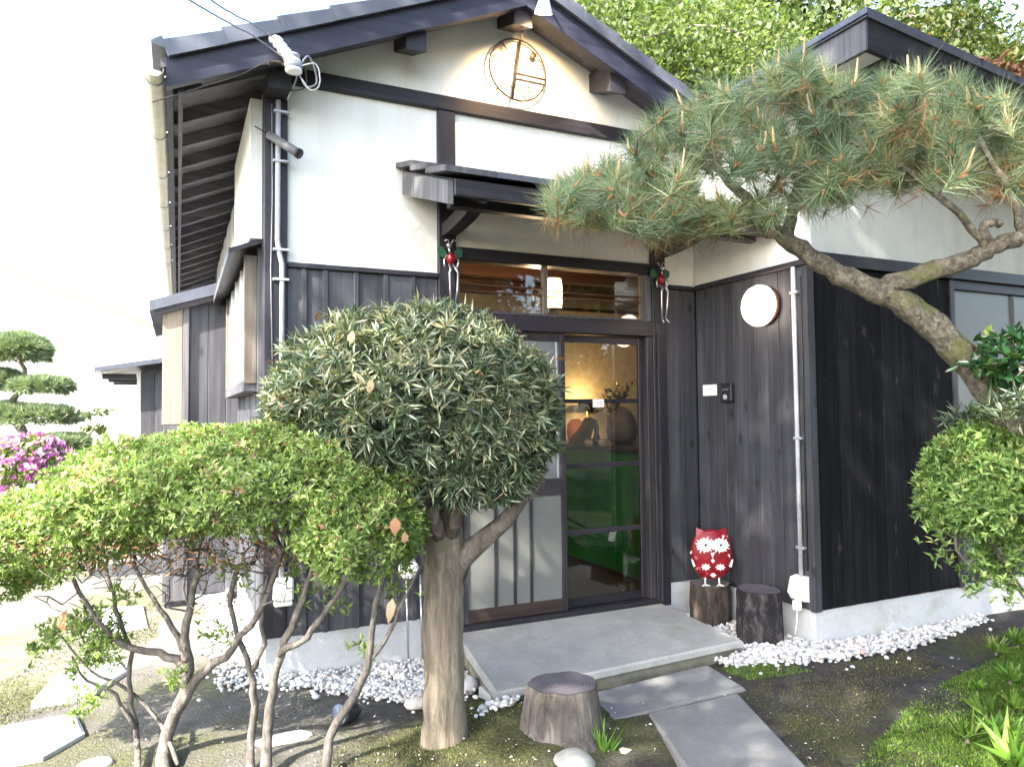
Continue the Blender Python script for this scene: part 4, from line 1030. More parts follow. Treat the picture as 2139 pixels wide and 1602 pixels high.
slab('paving_slab', [P2(1355, 1487, .08), P2(1455, 1640, .08), (1.62, 1.70), (2.12, 1.55), P2(1690, 1602, .08), P2(1540, 1447, .08)], 0.082, 0.06, 'slab_stone', 'long grey paving slab running towards the viewer', 'slab')
slab('edging_stone', [P2(1000, 1432, .07), P2(1024, 1428, .07), P2(1125, 1512, .07), P2(1100, 1522, .07)], 0.075, 0.06, 'pale_slab', 'thin grey edging stone between the step and the tree trunk', 'edging')
slab('stepping_stone', [P2(-60, 1530, .02), P2(160, 1490, .02), P2(178, 1530, .02), P2(90, 1580, .02), P2(-60, 1605, .02)], 0.03, 0.05, 'pale_slab', 'nearest pale stepping stone at the lower left', 'stepping stone')
slab('stepping_stone', [P2(65, 1465, .02), P2(120, 1405, .02), P2(250, 1380, .02), P2(265, 1400, .02), P2(190, 1450, .02)], 0.03, 0.05, 'pale_slab', 'second pale stepping stone under the small leafy clump', 'stepping stone')
slab('stepping_stone', [P2(185, 1330, .02), P2(215, 1270, .02), P2(300, 1265, .02), P2(310, 1310, .02)], 0.03, 0.05, 'pale_slab', 'farthest pale stepping stone in the left garden', 'stepping stone')
def rockmesh(c, r, sq=(1, 1, 0.7), seed=0, n=10):
    g = np.random.default_rng(seed); mb = MB(); V = []; F = []
    ks = g.normal(size=(6, 3)) * 2.2; ph = g.uniform(0, 6, 6)
    for i in range(n + 1):
        th = math.pi * i / n
        for k in range(14):
            a = 2 * math.pi * k / 14; d = np.array([math.sin(th) * math.cos(a), math.sin(th) * math.sin(a), math.cos(th)])
            rr_ = r * (1 + 0.09 * np.sum(np.sin(ks @ d + ph)) / 1.6)
            V.append(np.array(c) + d * rr_ * np.array(sq))
    for i in range(n):
        for k in range(14):
            a, b = i * 14 + k, i * 14 + (k + 1) % 14; F.append((a, a + 14, b + 14, b))
    return mb.add(V, F)
def rock(u, v, z, r, mat, label, sq=(1, 1, 0.7), seed=0):
    c = onz(u, v, z); c[2] = z
    return tag(rockmesh(c, r, sq, seed).build('stone', mat, None, True, loc=(c[0], c[1], z)), label, 'stone')
rock(1195, 1600, 0.05, 0.085, 'rock', 'rounded grey stone in front of the nearest stump', seed=1)
rock(870, 1468, 0.03, 0.05, 'pale_rock', 'pale stone beside the trunk on its left, larger', (1.3, 1, 0.6), 2)
rock(975, 1432, 0.04, 0.055, 'pale_rock', 'pale pinkish stone tucked between the trunk and the step', (1, 1, 0.8), 3)
rock(590, 1545, 0.0, 0.07, 'pale_rock', 'flat pale stone among the azalea stems', (1.9, 0.8, 0.25), 4)
rock(195, 1600, 0.0, 0.05, 'pale_rock', 'white stone at the bottom left edge', (1.4, 1, 0.5), 5)
rock(1330, 1598, 0.03, 0.05, 'pale_slab', 'low grey stone beside the spiky plant', (1.2, 1, 0.4), 6)
# garden spot light
q = onz(728, 1488, 0.05)
gs = thing('garden_spotlight', 'small blue grey spotlight lying beside the white gravel', 'spotlight', (q[0], q[1], 0))
ax = unit(np.array([-0.8, -0.5, 0.12])); c = np.array([q[0], q[1], 0.055])
MB().tube([c - ax * 0.06, c - ax * 0.02, c + ax * 0.04, c + ax * 0.055], [0.025, 0.045, 0.05, 0.05], 14).build('housing', 'black_plastic', gs, True)
MB().tube([c + ax * 0.055, c + ax * 0.060], [0.046, 0.044], 14).build('lens', 'spot_blue', gs, True)
MB().tube([c - ax * 0.02, c - ax * 0.02 - np.array([0, 0, 0.07])], 0.008, 6).build('stake', 'black_plastic', gs, True)

# ------------------------------------------------------------------ stumps and the owl
def stump(c, r0, r1, h, label, barkm, cutm, seed, flare=0.0, tilt=0.0):
    g = np.random.default_rng(seed); s = thing('tree_stump', label, 'stump', (c[0], c[1], c[2]))
    K = 30; a = np.linspace(0, 2 * math.pi, K, endpoint=False)
    lob = 0.05 * np.sin(2 * a + g.uniform(0, 6)) + 0.035 * np.sin(3 * a + g.uniform(0, 6)) + 0.025 * np.sin(7 * a + g.uniform(0, 6))
    V = []; F = []; Z = [-0.04, 0.0, 0.08, 0.25, 0.5, 0.75, 0.93, 1.0]
    for i, t in enumerate(Z):
        r = (r0 + (r1 - r0) * max(0, t)) * (1 + lob * (1.5 - 0.6 * max(t, 0))) + flare * max(0, 1 - t * 3.0) ** 2 * (1 + 0.8 * np.sin(4 * a + seed))
        r = r * (1 + g.normal(size=K) * 0.018) * (0.975 if t == 1.0 else 1)
        for k in range(K): V.append((c[0] + r[k] * math.cos(a[k]), c[1] + r[k] * math.sin(a[k]), c[2] + t * h + tilt * r[k] * math.cos(a[k]) * max(t, 0)))
    for i in range(len(Z) - 1):
        for k in range(K):
            p, q_ = i * K + k, i * K + (k + 1) % K; F.append((p, q_, q_ + K, p + K))
    MB().add(V, F).build('bark', barkm, s, True)
    top = np.array(V[-K:]); cen = top.mean(0); m = MB()
    ring = [tuple(cen + (p - cen) * 0.99 + np.array([0, 0, 0.001])) for p in top]; mid = [tuple(cen + (p - cen) * 0.5 + np.array([0, 0, -0.006])) for p in top]
    m.add(ring + mid + [tuple(cen - np.array([0, 0, 0.009]))], [(k, (k + 1) % K, K + (k + 1) % K, K + k) for k in range(K)] + [(K + k, K + (k + 1) % K, 2 * K) for k in range(K)])
    m.build('cut_face', cutm, s, True)
    return s
S1 = np.array([3.135, 3.745, 0.04]); S2 = np.array([3.085, 3.265, 0.05]); S3 = onz(1183, 1568, 0.06); S3[:2] += _fh[:2] * 0.15; S3[2] = 0.05
stump(S1, 0.135, 0.130, 0.27, 'brown stump carrying the red owl beside the doorway', 'stump_bark_brown', 'cut_wood', 3)
stump(S2, 0.128, 0.124, 0.33, 'blackened log stump between the owl and the wing corner', 'dark_bark', 'cut_wood_dark', 5)
stump(S3, 0.170, 0.142, 0.225, 'nearest grey tree stump standing at the end of the slabs', 'stump_bark', 'cut_wood_dark', 8, flare=0.05)
OB = np.array([S1[0] - 0.03, S1[1] - 0.05, S1[2] + 0.27]); oz = math.atan2(-OB[0], OB[1]) * 0.75
OWL = thing('owl_figure', 'red metal owl with white spiky eyes standing on the brown stump', 'owl figure', tuple(OB))
def ow(mb, name, mat, smooth=False, par=None): return mb.xf(oz, tuple(OB)).build(name, mat, par or OWL, smooth)
mb = MB(); prof = [(0.02, 0.038), (0.065, 0.05), (0.105, 0.09), (0.128, 0.15), (0.130, 0.21), (0.120, 0.27), (0.098, 0.315), (0.066, 0.342), (0.02, 0.352)]
mb.lathe(prof, (0, 0, 0), 24, 2, 0.34); obody = ow(mb, 'body', 'red_metal', True)
for s in (-1, 1):
    mb = MB(); mb.add([(s * 0.030, -0.02, 0.338), (s * 0.096, -0.02, 0.300), (s * 0.092, 0.0, 0.366), (s * 0.030, 0.015, 0.338), (s * 0.096, 0.015, 0.300)], [(0, 1, 2), (0, 2, 3), (3, 2, 4), (2, 1, 4), (0, 3, 4, 1)]); ow(mb, 'ear', 'red_metal')
    mb = MB(); n_ = 15; P_ = []
    cx_, cz_ = s * 0.047, 0.262
    for k in range(2 * n_):
        a = math.pi * k / n_; r = (0.062 if k % 2 == 0 else 0.044) * (1 + 0.1 * math.sin(k * 2.3)); P_.append((cx_ + r * math.cos(a), cz_ + r * 0.82 * math.sin(a)))
    mb.prism(P_, 1, -0.052, -0.047); ow(mb, 'eye_patch', 'owl_white')
    mb = MB(); mb.lathe([(0.021, -0.056), (0.021, -0.053)], (cx_, 0, cz_), 16, 1); ow(mb, 'eye_ring', 'owl_grey')
    mb = MB(); mb.lathe([(0.016, -0.058), (0.016, -0.0565)], (cx_, 0, cz_), 16, 1); ow(mb, 'eye', 'owl_white')
    mb = MB(); mb.lathe([(0.008, -0.0605), (0.008, -0.0585)], (cx_ + 0.003, 0, cz_ + 0.002), 12, 1); ow(mb, 'pupil', 'owl_black')
    mb = MB(); P_ = []
    for k in range(16):
        a = math.pi * k / 8; r = (0.032 if k % 2 == 0 else 0.018); P_.append((s * 0.045 + r * math.cos(a), 0.125 + r * 0.75 * math.sin(a)))
    mb.prism(P_, 1, -0.053, -0.048); ow(mb, 'belly_patch', 'owl_white')
    mb = MB(); mb.prism([(s * 0.118, 0.12), (s * 0.132, 0.17), (s * 0.120, 0.165), (s * 0.105, 0.125)], 1, -0.03, -0.02); ow(mb, 'wing_mark', 'owl_white')
    mb = MB(); mb.tube([(s * 0.042, -0.01, 0.07), (s * 0.044, -0.015, 0.01)], 0.006, 8); mb2 = MB()
    leg = ow(mb, 'leg', 'owl_white', True)
    for dx in (-0.022, 0.0, 0.022):
        ow(MB().tube([(s * 0.044, -0.015, 0.008), (s * 0.044 + dx, -0.048, 0.006)], [0.005, 0.0035], 6), 'toe', 'owl_white', True, leg)
g = np.random.default_rng(12)
for k in range(46):
    a = g.uniform(-math.pi, 0) if k % 2 else g.uniform(0, 2 * math.pi); z_ = g.uniform(0.07, 0.33); w_ = np.interp(z_, [0.038, 0.09, 0.15, 0.21, 0.27, 0.32, 0.345], [0.02, 0.105, 0.128, 0.130, 0.120, 0.098, 0.066])
    x_, y_ = w_ * math.cos(a), w_ * math.sin(a) * 0.34
    n3 = np.array([math.cos(a), math.sin(a) * 2.2, 0]); n3 /= np.linalg.norm(n3); t3 = np.array([-n3[1], n3[0], 0]) * 0.011; p3 = np.array([x_, y_, z_])
    mb = MB(); mb.add([p3 - t3, p3 + t3, p3 + n3 * 0.010 - np.array([0, 0, 0.020]), p3 - np.array([0, 0, 0.012]) - n3 * 0.003], [(0, 1, 2), (0, 2, 3), (1, 3, 2), (0, 3, 1)]); ow(mb, 'feather', 'red_metal' if k % 6 else 'owl_white')
mb = MB(); mb.add([(-0.014, -0.048, 0.215), (0.014, -0.048, 0.215), (0, -0.062, 0.20), (0, -0.050, 0.175)], [(0, 2, 1), (0, 3, 2), (1, 2, 3), (0, 1, 3)]); ow(mb, 'beak', 'owl_white')
for z_, w_ in ((0.165, 0.012), (0.075, 0.02)):
    mb = MB(); mb.prism([(-w_, z_), (0, z_ + 0.014), (w_, z_), (0, z_ - 0.016)], 1, -0.053, -0.047); ow(mb, 'belly_mark', 'owl_white')
# twine round the stumps
# white wire-ball ornament on two rods behind the azalea
q = ony(853, 1188, 3.93)
wb_ = thing('ball_ornament', 'white speckled ball on two thin rods behind the azalea', 'ornament', (q[0], 3.93, 0))
mb = MB(); g = np.random.default_rng(4)
mb.lathe([(0.004, q[2] - 0.055), (0.035, q[2] - 0.045), (0.054, q[2] - 0.015), (0.054, q[2] + 0.015), (0.036, q[2] + 0.045), (0.004, q[2] + 0.055)], (q[0], 3.93, 0), 16); mb.build('ball', 'owl_white', wb_, True)
for k in range(60):
    d = unit(g.normal(size=3)); p = np.array([q[0], 3.93, q[2]]) + d * 0.052
    MB().box(p[0] - 0.006, p[0] + 0.006, p[1] - 0.006, p[1] + 0.006, p[2] - 0.008, p[2] + 0.008, 0.002).build('bead', 'owl_white' if k % 3 else 'owl_grey', wb_)
for u0, u1 in ((848, 853), (878, 882)):
    MB().tube([ony(u0, 1200, 3.93), ony(u1, 1375, 3.88)], 0.006, 6).build('rod', 'silver', wb_, True)

# ------------------------------------------------------------------ white gravel
def gravel(name, label, regions, n, seed, mound=0.03):
    g = np.random.default_rng(seed)
    ico = bpy.data.meshes.new('tmp'); import bmesh
    bm = bmesh.new(); bmesh.ops.create_icosphere(bm, subdivisions=1, radius=1.0)
    V0 = np.array([v.co[:] for v in bm.verts]); bm.verts.index_update(); F0 = np.array([[v.index for v in f.verts] for f in bm.faces]); bm.free(); bpy.data.meshes.remove(ico)
    pts = []
    for poly, wgt in regions:
        poly = np.array(poly); lo, hi = poly.min(0), poly.max(0); k = 0
        while k < int(n * wgt):
            p = g.uniform(lo, hi); ins_ = False; j = len(poly) - 1
            for i in range(len(poly)):
                if (poly[i][1] > p[1]) != (poly[j][1] > p[1]) and p[0] < (poly[j][0] - poly[i][0]) * (p[1] - poly[i][1]) / (poly[j][1] - poly[i][1]) + poly[i][0]: ins_ = not ins_
                j = i
            if ins_: pts.append(p + g.normal(size=2) * (0.014 if g.random() < 0.93 else 0.08)); k += 1
    pts = np.array(pts); N_ = len(pts)
    r = g.uniform(0.007, 0.0145, N_) * g.choice([1, 1, 1, 1.3], N_)
    z = gz(pts[:, 0], pts[:, 1]) + g.uniform(0.0, mound, N_)
    S = r[:, None] * g.uniform(0.7, 1.3, (N_, 3)) * np.array([1, 1, 0.75])
    ang_ = g.uniform(0, 6.28, N_); ca, sa = np.cos(ang_), np.sin(ang_)
    jit = 1 + g.normal(size=(N_, len(V0))) * 0.12
    VV = V0[None] * S[:, None] * jit[..., None]
    X = VV[..., 0] * ca[:, None] - VV[..., 1] * sa[:, None]; Yy = VV[..., 0] * sa[:, None] + VV[..., 1] * ca[:, None]
    VV = np.stack([X + pts[:, 0:1], Yy + pts[:, 1:2], VV[..., 2] + z[:, None]], -1).reshape(-1, 3)
    FF = (F0[None] + (np.arange(N_) * len(V0))[:, None, None]).reshape(-1, 3)
    me = npmesh(name, VV, FF, np.repeat(g.random(N_), len(F0)))
    return tag(finish(name, me, 'pebble', None, False), label, 'gravel', kind='stuff')
gravel('gravel', 'white gravel strip along the wall left of the step', [
    ([(0.42, 4.04), (0.40, 3.93), (0.62, 3.86), (0.90, 3.60), (1.12, 3.42), (1.35, 3.42), (1.42, 3.75), (1.46, 4.04)], 1.0),
    ([(0.2, 4.0), (0.42, 3.95), (0.42, 7.0), (0.2, 7.0)], 0.45), ([(1.22, 3.02), (1.36, 2.98), (1.42, 3.06), (1.28, 3.10)], 0.02)], 3800, 1)
gravel('gravel', 'white gravel strip round the stumps and the wing foundation', [
    ([(2.94, 3.98), (3.29, 4.03), (3.29, 3.05), (3.0, 2.98), (2.88, 3.20)], 0.35),
    ([(2.66, 3.15), (2.72, 3.02), (2.95, 2.86), (3.15, 2.80), (3.45, 2.84), (3.9, 2.86), (4.3, 2.93), (4.75, 2.98), (4.75, 3.05), (3.28, 3.05), (2.9, 3.16)], 0.65)], 3800, 2)

# ------------------------------------------------------------------ vegetation helpers
def px(d): return d / FPX            # metres per photo pixel at depth d
def ell(u, v, d, ru, rv, rd): return (atd(u, v, d), np.array([ru * px(d), rd, rv * px(d)]))
def to_local(v):                      # ellipsoid axes: image right (level), view depth (level), up
    return np.stack([v @ _r0, v @ _fh, v[:, 2]], 1)
def to_world(v): return v[:, 0:1] * _r0 + v[:, 1:2] * _fh + v[:, 2:3] * np.array([0, 0, 1.0])
def shell(ells, n, inner=0.82, outer=1.04, zmin=None, bumps=0.07, below=-0.75):
    """points near the outer skin of a union of ellipsoids, with outward directions"""
    A = np.array([e[1][0] * e[1][2] + e[1][0] * e[1][1] for e in ells]); A = A / A.sum()
    P = []; D = []; tot = 0
    while tot < n:
        k = rng.choice(len(ells), p=A); m = 400
        c, r = ells[k]; d = rdir(m); d = d[d[:, 2] > below]
        lump = 1 + bumps * (np.sin(d[:, 0] * 9 + k) * np.sin(d[:, 2] * 8 + 2 * k) + np.sin(d[:, 1] * 11 + d[:, 0] * 5))
        s = rng.uniform(inner, outer, len(d)) * lump
        p = c + to_world(d * r * s[:, None])
        ok = np.ones(len(p), bool)
        for j, (c2, r2) in enumerate(ells):
            if j != k: ok &= np.linalg.norm(to_local(p - c2) / r2, axis=1) > inner
        if zmin is not None: ok &= p[:, 2] > zmin
        p = p[ok]; dd = unit(to_world(d[ok] / r)); P.append(p); D.append(dd); tot += len(p)
    return np.concatenate(P)[:n], np.concatenate(D)[:n]
def inside(ells, n, scale=0.8, below=-1):
    A = np.array([e[1].prod() for e in ells]); A = A / A.sum(); out = []
    while len(out) < n:
        c, r = ells[rng.choice(len(ells), p=A)]; d = rng.uniform(-1, 1, 3)
        if np.linalg.norm(d) < 1 and d[2] > below: out.append(c + to_world((d * r * scale)[None])[0])
    return np.array(out)
def whorls(cl, P, D, k, L, W, rnd, up=0.25, spread=0.9, droop=0.12, fold=0.25, rl=0.12, hi=None):
    """k leaves round every shoot tip P with axis D"""
    n = len(P); P = np.repeat(P, k, 0); ax = np.repeat(unit(D + rng.normal(size=D.shape) * 0.35 + np.array([0, 0, up])), k, 0)
    d = unit(ax * rng.uniform(0.15, 1.0, (n * k, 1)) + rdir(n * k) * spread)
    rr_ = np.clip(np.repeat(rnd, k) + rng.normal(size=n * k) * rl, 0, 1)
    cl.leaves(P - ax * rng.uniform(0, 0.5, (n * k, 1)) * L, d, ax + rdir(n * k) * 0.5, L * rng.uniform(0.65, 1.2, n * k), W * rng.uniform(0.75, 1.2, n * k), rr_, fold=fold, droop=droop)

# ------------------------------------------------------------------ ball-clipped podocarpus
TB = onz(930, 1550, 0.045); DT = float((TB - CC) @ CF)
POD = thing('clipped_tree', 'ball clipped evergreen tree with a bare trunk in front of the door', 'tree', (TB[0], TB[1], 0.03))
tr = [TB - np.array([0, 0, 0.08]), atd(930, 1500, DT), atd(928, 1400, DT), atd(925, 1290, DT), atd(928, 1190, DT), atd(932, 1120, DT), atd(935, 1040, DT + .03)]
MB().tube(wob(tr, 4, 0.003), list(np.interp(np.linspace(0, 1, 25), [0, .10, .25, .5, .72, .84, 1], [.118, .098, .087, .084, .088, .074, .030])), 18, True, 0.05).build('trunk', 'trunk_bark', POD, True)
pod_e = [ell(865, 840, DT - 0.02, 288, 198, 0.48), ell(1005, 885, DT - 0.02, 160, 155, 0.38), ell(730, 850, DT, 165, 130, 0.40), ell(960, 985, DT - 0.03, 165, 78, 0.30)]
mains = [([atd(925, 1210, DT), atd(906, 1110, DT), atd(880, 1000, DT), atd(840, 900, DT), atd(800, 800, DT)], 0.065, 0.012),
         ([atd(940, 1215, DT), atd(962, 1165, DT - .01), atd(1005, 1130, DT - .02), atd(1055, 1088, DT - .03), atd(1095, 1035, DT - .03), atd(1110, 950, DT - .02), atd(1100, 860, DT)], 0.058, 0.010),
         ([atd(930, 1150, DT), atd(945, 1040, DT + .1), atd(960, 930, DT + .1), atd(950, 820, DT + .1), atd(930, 720, DT)], 0.046, 0.010),
         ([atd(930, 1150, DT), atd(900, 1060, DT - .15), atd(800, 970, DT - .2), atd(700, 900, DT - .15)], 0.035, 0.008),
         ([atd(930, 1150, DT), atd(960, 1060, DT - .12), atd(1010, 960, DT - .25), atd(1020, 850, DT - .3)], 0.035, 0.008)]
ch = grow(mains, np.concatenate([inside(pod_e, 420, 0.97), inside([ell(940, 1010, DT - 0.05, 220, 62, 0.35)], 260, 1.0, -1)]), 0.07, 0.014, 0.0021)
chains_mesh(ch, 9).build('branches', 'twig_bark', POD, True)
cl = Cloud()
Pp, Dp = shell(pod_e, 4200, 0.84, 1.03, bumps=0.04, below=-0.80)
keep = (Dp[:, 2] > -0.1) | (rng.random(len(Dp)) < 0.42 + 0.35 * np.clip(Dp[:, 2] + 0.45, 0, 1))
Pp, Dp = Pp[keep], Dp[keep]
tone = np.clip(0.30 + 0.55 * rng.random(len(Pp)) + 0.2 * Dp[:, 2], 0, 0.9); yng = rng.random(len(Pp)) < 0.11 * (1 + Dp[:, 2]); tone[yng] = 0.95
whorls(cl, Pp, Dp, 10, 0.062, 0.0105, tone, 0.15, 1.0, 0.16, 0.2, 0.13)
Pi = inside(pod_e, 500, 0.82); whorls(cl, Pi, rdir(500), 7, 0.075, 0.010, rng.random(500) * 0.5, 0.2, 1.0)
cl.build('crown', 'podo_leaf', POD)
cl = Cloud(); Pf, Df = shell(pod_e, 26, 0.98, 1.05, below=-0.1)
cl.big(Pf, rdir(26) + Df * 0.5, Df + rdir(26) * 0.4, rng.uniform(0.035, 0.065, 26), rng.uniform(0.018, 0.034, 26), rng.random(26))
cl.build('caught_leaves', 'fallen_leaf', POD)['kind'] = 'stuff'

# ------------------------------------------------------------------ azalea on bare stems, left foreground
DA = 2.84
AZ = thing('clipped_azalea', 'wide clipped azalea with pale green top on bare twisted stems', 'shrub', tuple(onz(340, 1602, 0.0)))
az_e = [ell(560, 1010, DA, 300, 128, 0.46), ell(765, 1095, DA - .05, 122, 135, 0.38), ell(360, 1025, DA + .02, 225, 114, 0.46), ell(130, 1112, DA + .05, 185, 92, 0.42), ell(-60, 1180, DA + .05, 150, 95, 0.40)]
G0 = lambda u, v: onz(u, v, 0.0)
def pth(*a): return wob([atd(u, v, d) if d else G0(u, v) for u, v, d in a], 3, 0.004)
mains = [(pth((345, 1640, 0), (340, 1560, 3.0), (375, 1470, 2.97), (395, 1400, 2.95), (385, 1330, 2.92), (400, 1250, 2.9), (420, 1180, 2.88)), 0.030, 0.011),
         (pth((375, 1470, 2.97), (410, 1420, 2.93), (470, 1370, 2.88), (520, 1310, 2.84), (560, 1240, 2.82), (590, 1150, 2.82)), 0.022, 0.008, -2),
         (pth((385, 1390, 2.95), (330, 1360, 2.95), (260, 1350, 2.92), (200, 1290, 2.9), (150, 1200, 2.9)), 0.019, 0.007, -2),
         (pth((392, 1380, 2.93), (360, 1310, 3.0), (320, 1250, 3.05), (280, 1180, 3.05)), 0.015, 0.006, -2),
         (pth((530, 1650, 0), (525, 1560, 2.95), (530, 1470, 2.92), (525, 1400, 2.9), (500, 1340, 2.9), (480, 1260, 2.88), (500, 1180, 2.88)), 0.019, 0.007),
         (pth((525, 1400, 2.9), (550, 1350, 2.86), (545, 1280, 2.84), (560, 1200, 2.84)), 0.013, 0.006, -2),
         (pth((560, 1640, 0), (555, 1550, 2.9), (570, 1450, 2.86), (585, 1370, 2.82), (620, 1280, 2.8), (650, 1200, 2.78), (655, 1140, 2.78)), 0.024, 0.008),
         (pth((585, 1360, 2.82), (640, 1330, 2.78), (690, 1270, 2.76), (730, 1200, 2.74), (770, 1150, 2.74)), 0.015, 0.006, -2),
         (pth((680, 1640, 0), (690, 1540, 2.86), (740, 1450, 2.82), (770, 1380, 2.8), (780, 1290, 2.78), (800, 1210, 2.76), (830, 1140, 2.76)), 0.020, 0.008),
         (pth((770, 1380, 2.8), (815, 1320, 2.78), (850, 1240, 2.76), (880, 1180, 2.74)), 0.010, 0.004, -2),
         (pth((290, 1640, 0), (285, 1540, 3.05), (270, 1450, 3.05), (275, 1360, 3.05), (240, 1270, 3.0), (220, 1180, 3.0)), 0.013, 0.006),
         (pth((285, 1520, 3.05), (240, 1450, 3.03), (180, 1420, 3.0), (150, 1370, 3.0)), 0.009, 0.004, -2),
         (pth((370, 1600, 0), (330, 1500, 3.05), (250, 1430, 3.08), (190, 1400, 3.1), (130, 1330, 3.1)), 0.010, 0.004)]
low = np.concatenate([inside(az_e, 330, 0.96), inside([ell(400, 1150, DA, 400, 50, 0.42)], 420, 1.0), inside([ell(380, 1220, DA, 330, 60, 0.35)], 170, 1.0)])
sp = inside([ell(165, 1335, 2.98, 110, 50, 0.18)], 26, 1.0); sp2 = np.array([atd(u, v, 2.85) for u, v in ((770, 1350), (350, 1410), (690, 1200), (190, 1450), (160, 1480), (620, 1180), (260, 1240), (470, 1180), (700, 1255), (510, 1200), (60, 1200), (20, 1215), (110, 1190), (455, 1330), (640, 1235), (830, 1235))])
ch = grow(mains, np.concatenate([low, sp, sp2]), 0.07, 0.014, 0.0017, 0.46)
chains_mesh(ch, 9, 0.08).build('branches', 'azalea_bark', AZ, True)
cl = Cloud()
Pa, Da = shell(az_e, 25000, 0.78, 1.02, bumps=0.085, below=-0.70)
lf = Pa @ _r0
side = np.clip((Da[:, 2] + 0.5), 0, 1)
keep = (Da[:, 2] > -0.2) | (rng.random(len(Da)) < 0.50 + 0.40 * (lf > 0.35))
Pa, Da = Pa[keep], Da[keep]
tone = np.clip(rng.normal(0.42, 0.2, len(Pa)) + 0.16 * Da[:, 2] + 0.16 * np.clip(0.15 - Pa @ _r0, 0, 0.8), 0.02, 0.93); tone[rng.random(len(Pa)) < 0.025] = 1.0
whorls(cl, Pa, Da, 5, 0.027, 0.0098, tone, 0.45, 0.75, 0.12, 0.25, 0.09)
for c_, n_ in ((sp, 9), (sp2, 14)):
    q = np.repeat(c_, n_, 0) + rng.normal(size=(len(c_) * n_, 3)) * 0.028
    whorls(cl, q, np.tile([[0, 0, 1.0]], (len(q), 1)), 5, 0.034, 0.0125, rng.random(len(q)) * 0.6 + 0.2, 0.5, 0.8)
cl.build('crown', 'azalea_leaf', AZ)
cl = Cloud(); q = inside([ell(380, 1120, DA, 430, 60, 0.44)], 1500, 1.0)
cl.leaves(q, rdir(1500) * 0.8 - np.array([0, 0, 0.3]), rdir(1500), rng.uniform(0.018, 0.03, 1500), rng.uniform(0.005, 0.010, 1500), rng.random(1500) * 0.5)
q, dd = shell(az_e, 30, 0.98, 1.05, below=-0.3)
cl.big(q, rdir(30), dd, rng.uniform(0.03, 0.055, 30), rng.uniform(0.016, 0.03, 30), rng.random(30) * 0.7)
q = np.array([atd(825, 1080, 2.42), atd(140, 1272, 2.75), atd(820, 1250, 2.5), atd(845, 1110, 2.45)])
cl.big(q, rdir(4) * 0.5 + np.array([0, 0, -1.0]), np.tile(-CF, (4, 1)) + rdir(4) * 0.4, np.array([.06, .09, .085, .045]), np.array([.04, .055, .036, .028]), np.array([.45, .4, .7, .6]))
cl.build('dead_leaves', 'fallen_leaf', AZ)['kind'] = 'stuff'

# ------------------------------------------------------------------ pine reaching in from the right
DP = 2.45
PINE = thing('pine_tree', 'old pine leaning in from the right with long needles over the entrance', 'pine', tuple(onz(2300, 1500, 0.05)))
pa = lambda *a: wob([atd(u, v, d) for u, v, d in a], 4, 0.004)
pb = onz(2300, 1500, 0.05)
trunk = wob([pb - np.array([0, 0, .1]), atd(2230, 1200, 2.62), atd(2160, 960, 2.56), atd(2085, 835, 2.52), atd(1995, 725, 2.48), atd(1915, 655, 2.45), atd(1830, 603, 2.43), atd(1750, 572, 2.43), atd(1690, 535, 2.43), atd(1625, 488, 2.44), atd(1555, 452, 2.45)], 4, 0.004)
trk = len(trunk)
mains = [(trunk, 0.069, 0.019),
         (pa((1840, 606, 2.43), (1925, 572, 2.40), (2030, 540, 2.36), (2080, 512, 2.34), (2139, 492, 2.33), (2260, 420, 2.3)), 0.033, 0.022, -2),
         (pa((1560, 455, 2.45), (1480, 430, 2.46), (1400, 430, 2.5), (1330, 425, 2.52), (1240, 400, 2.52)), 0.020, 0.006, -2),
         (pa((1600, 470, 2.44), (1540, 400, 2.40), (1480, 330, 2.38), (1440, 260, 2.38)), 0.020, 0.006, -2),
         (pa((1640, 500, 2.44), (1660, 420, 2.5), (1690, 330, 2.52), (1690, 220, 2.52)), 0.022, 0.006, -2),
         (pa((2060, 520, 2.34), (2000, 440, 2.3), (1900, 360, 2.28), (1800, 310, 2.28), (1740, 280, 2.3)), 0.013, 0.005, -2),
         (pa((2139, 492, 2.33), (2110, 400, 2.3), (2060, 310, 2.28), (2000, 250, 2.3)), 0.013, 0.005, -2),
         (pa((2075, 515, 2.34), (2055, 490, 2.32), (2065, 465, 2.31), (2090, 470, 2.3)), 0.016, 0.012, -2)]
poly = np.array([(1150, 420), (1190, 385), (1270, 350), (1350, 290), (1395, 215), (1480, 200), (1580, 180), (1640, 140), (1690, 105), (1745, 175), (1830, 185), (1900, 160), (1960, 175), (2050, 185), (2139, 210), (2260, 220), (2260, 400), (2139, 385), (2000, 375), (1900, 375), (1800, 405), (1720, 430), (1620, 450), (1500, 470), (1400, 480), (1300, 460), (1190, 450)], float)
def inpoly(p, poly):
    ok = False; j = len(poly) - 1
    for i in range(len(poly)):
        if (poly[i][1] > p[1]) != (poly[j][1] > p[1]) and p[0] < (poly[j][0] - poly[i][0]) * (p[1] - poly[i][1]) / (poly[j][1] - poly[i][1]) + poly[i][0]: ok = not ok
        j = i
    return ok
tufts = []
hole = np.array([(1450, 372), (1510, 360), (1610, 365), (1600, 415), (1540, 432), (1460, 412)], float)
pl2 = np.array([(1150, 410), (1290, 360), (1420, 430), (1470, 470), (1400, 495), (1290, 475), (1190, 455)], float)
tries = 0
while len(tufts) < 560 and tries < 20000:
    tries += 1
    p = rng.uniform(poly.min(0), poly.max(0)) if tries % 5 else rng.uniform(pl2.min(0), pl2.max(0))
    if tries % 5 == 0 and not inpoly(p, pl2): continue
    if inpoly(p, poly) and not inpoly(p, hole): 
        c = atd(p[0], p[1], 2.44 + rng.normal() * 0.21)
        if all(np.linalg.norm(c - t) > 0.027 for t in tufts): tufts.append(c)
tufts = np.array(tufts)
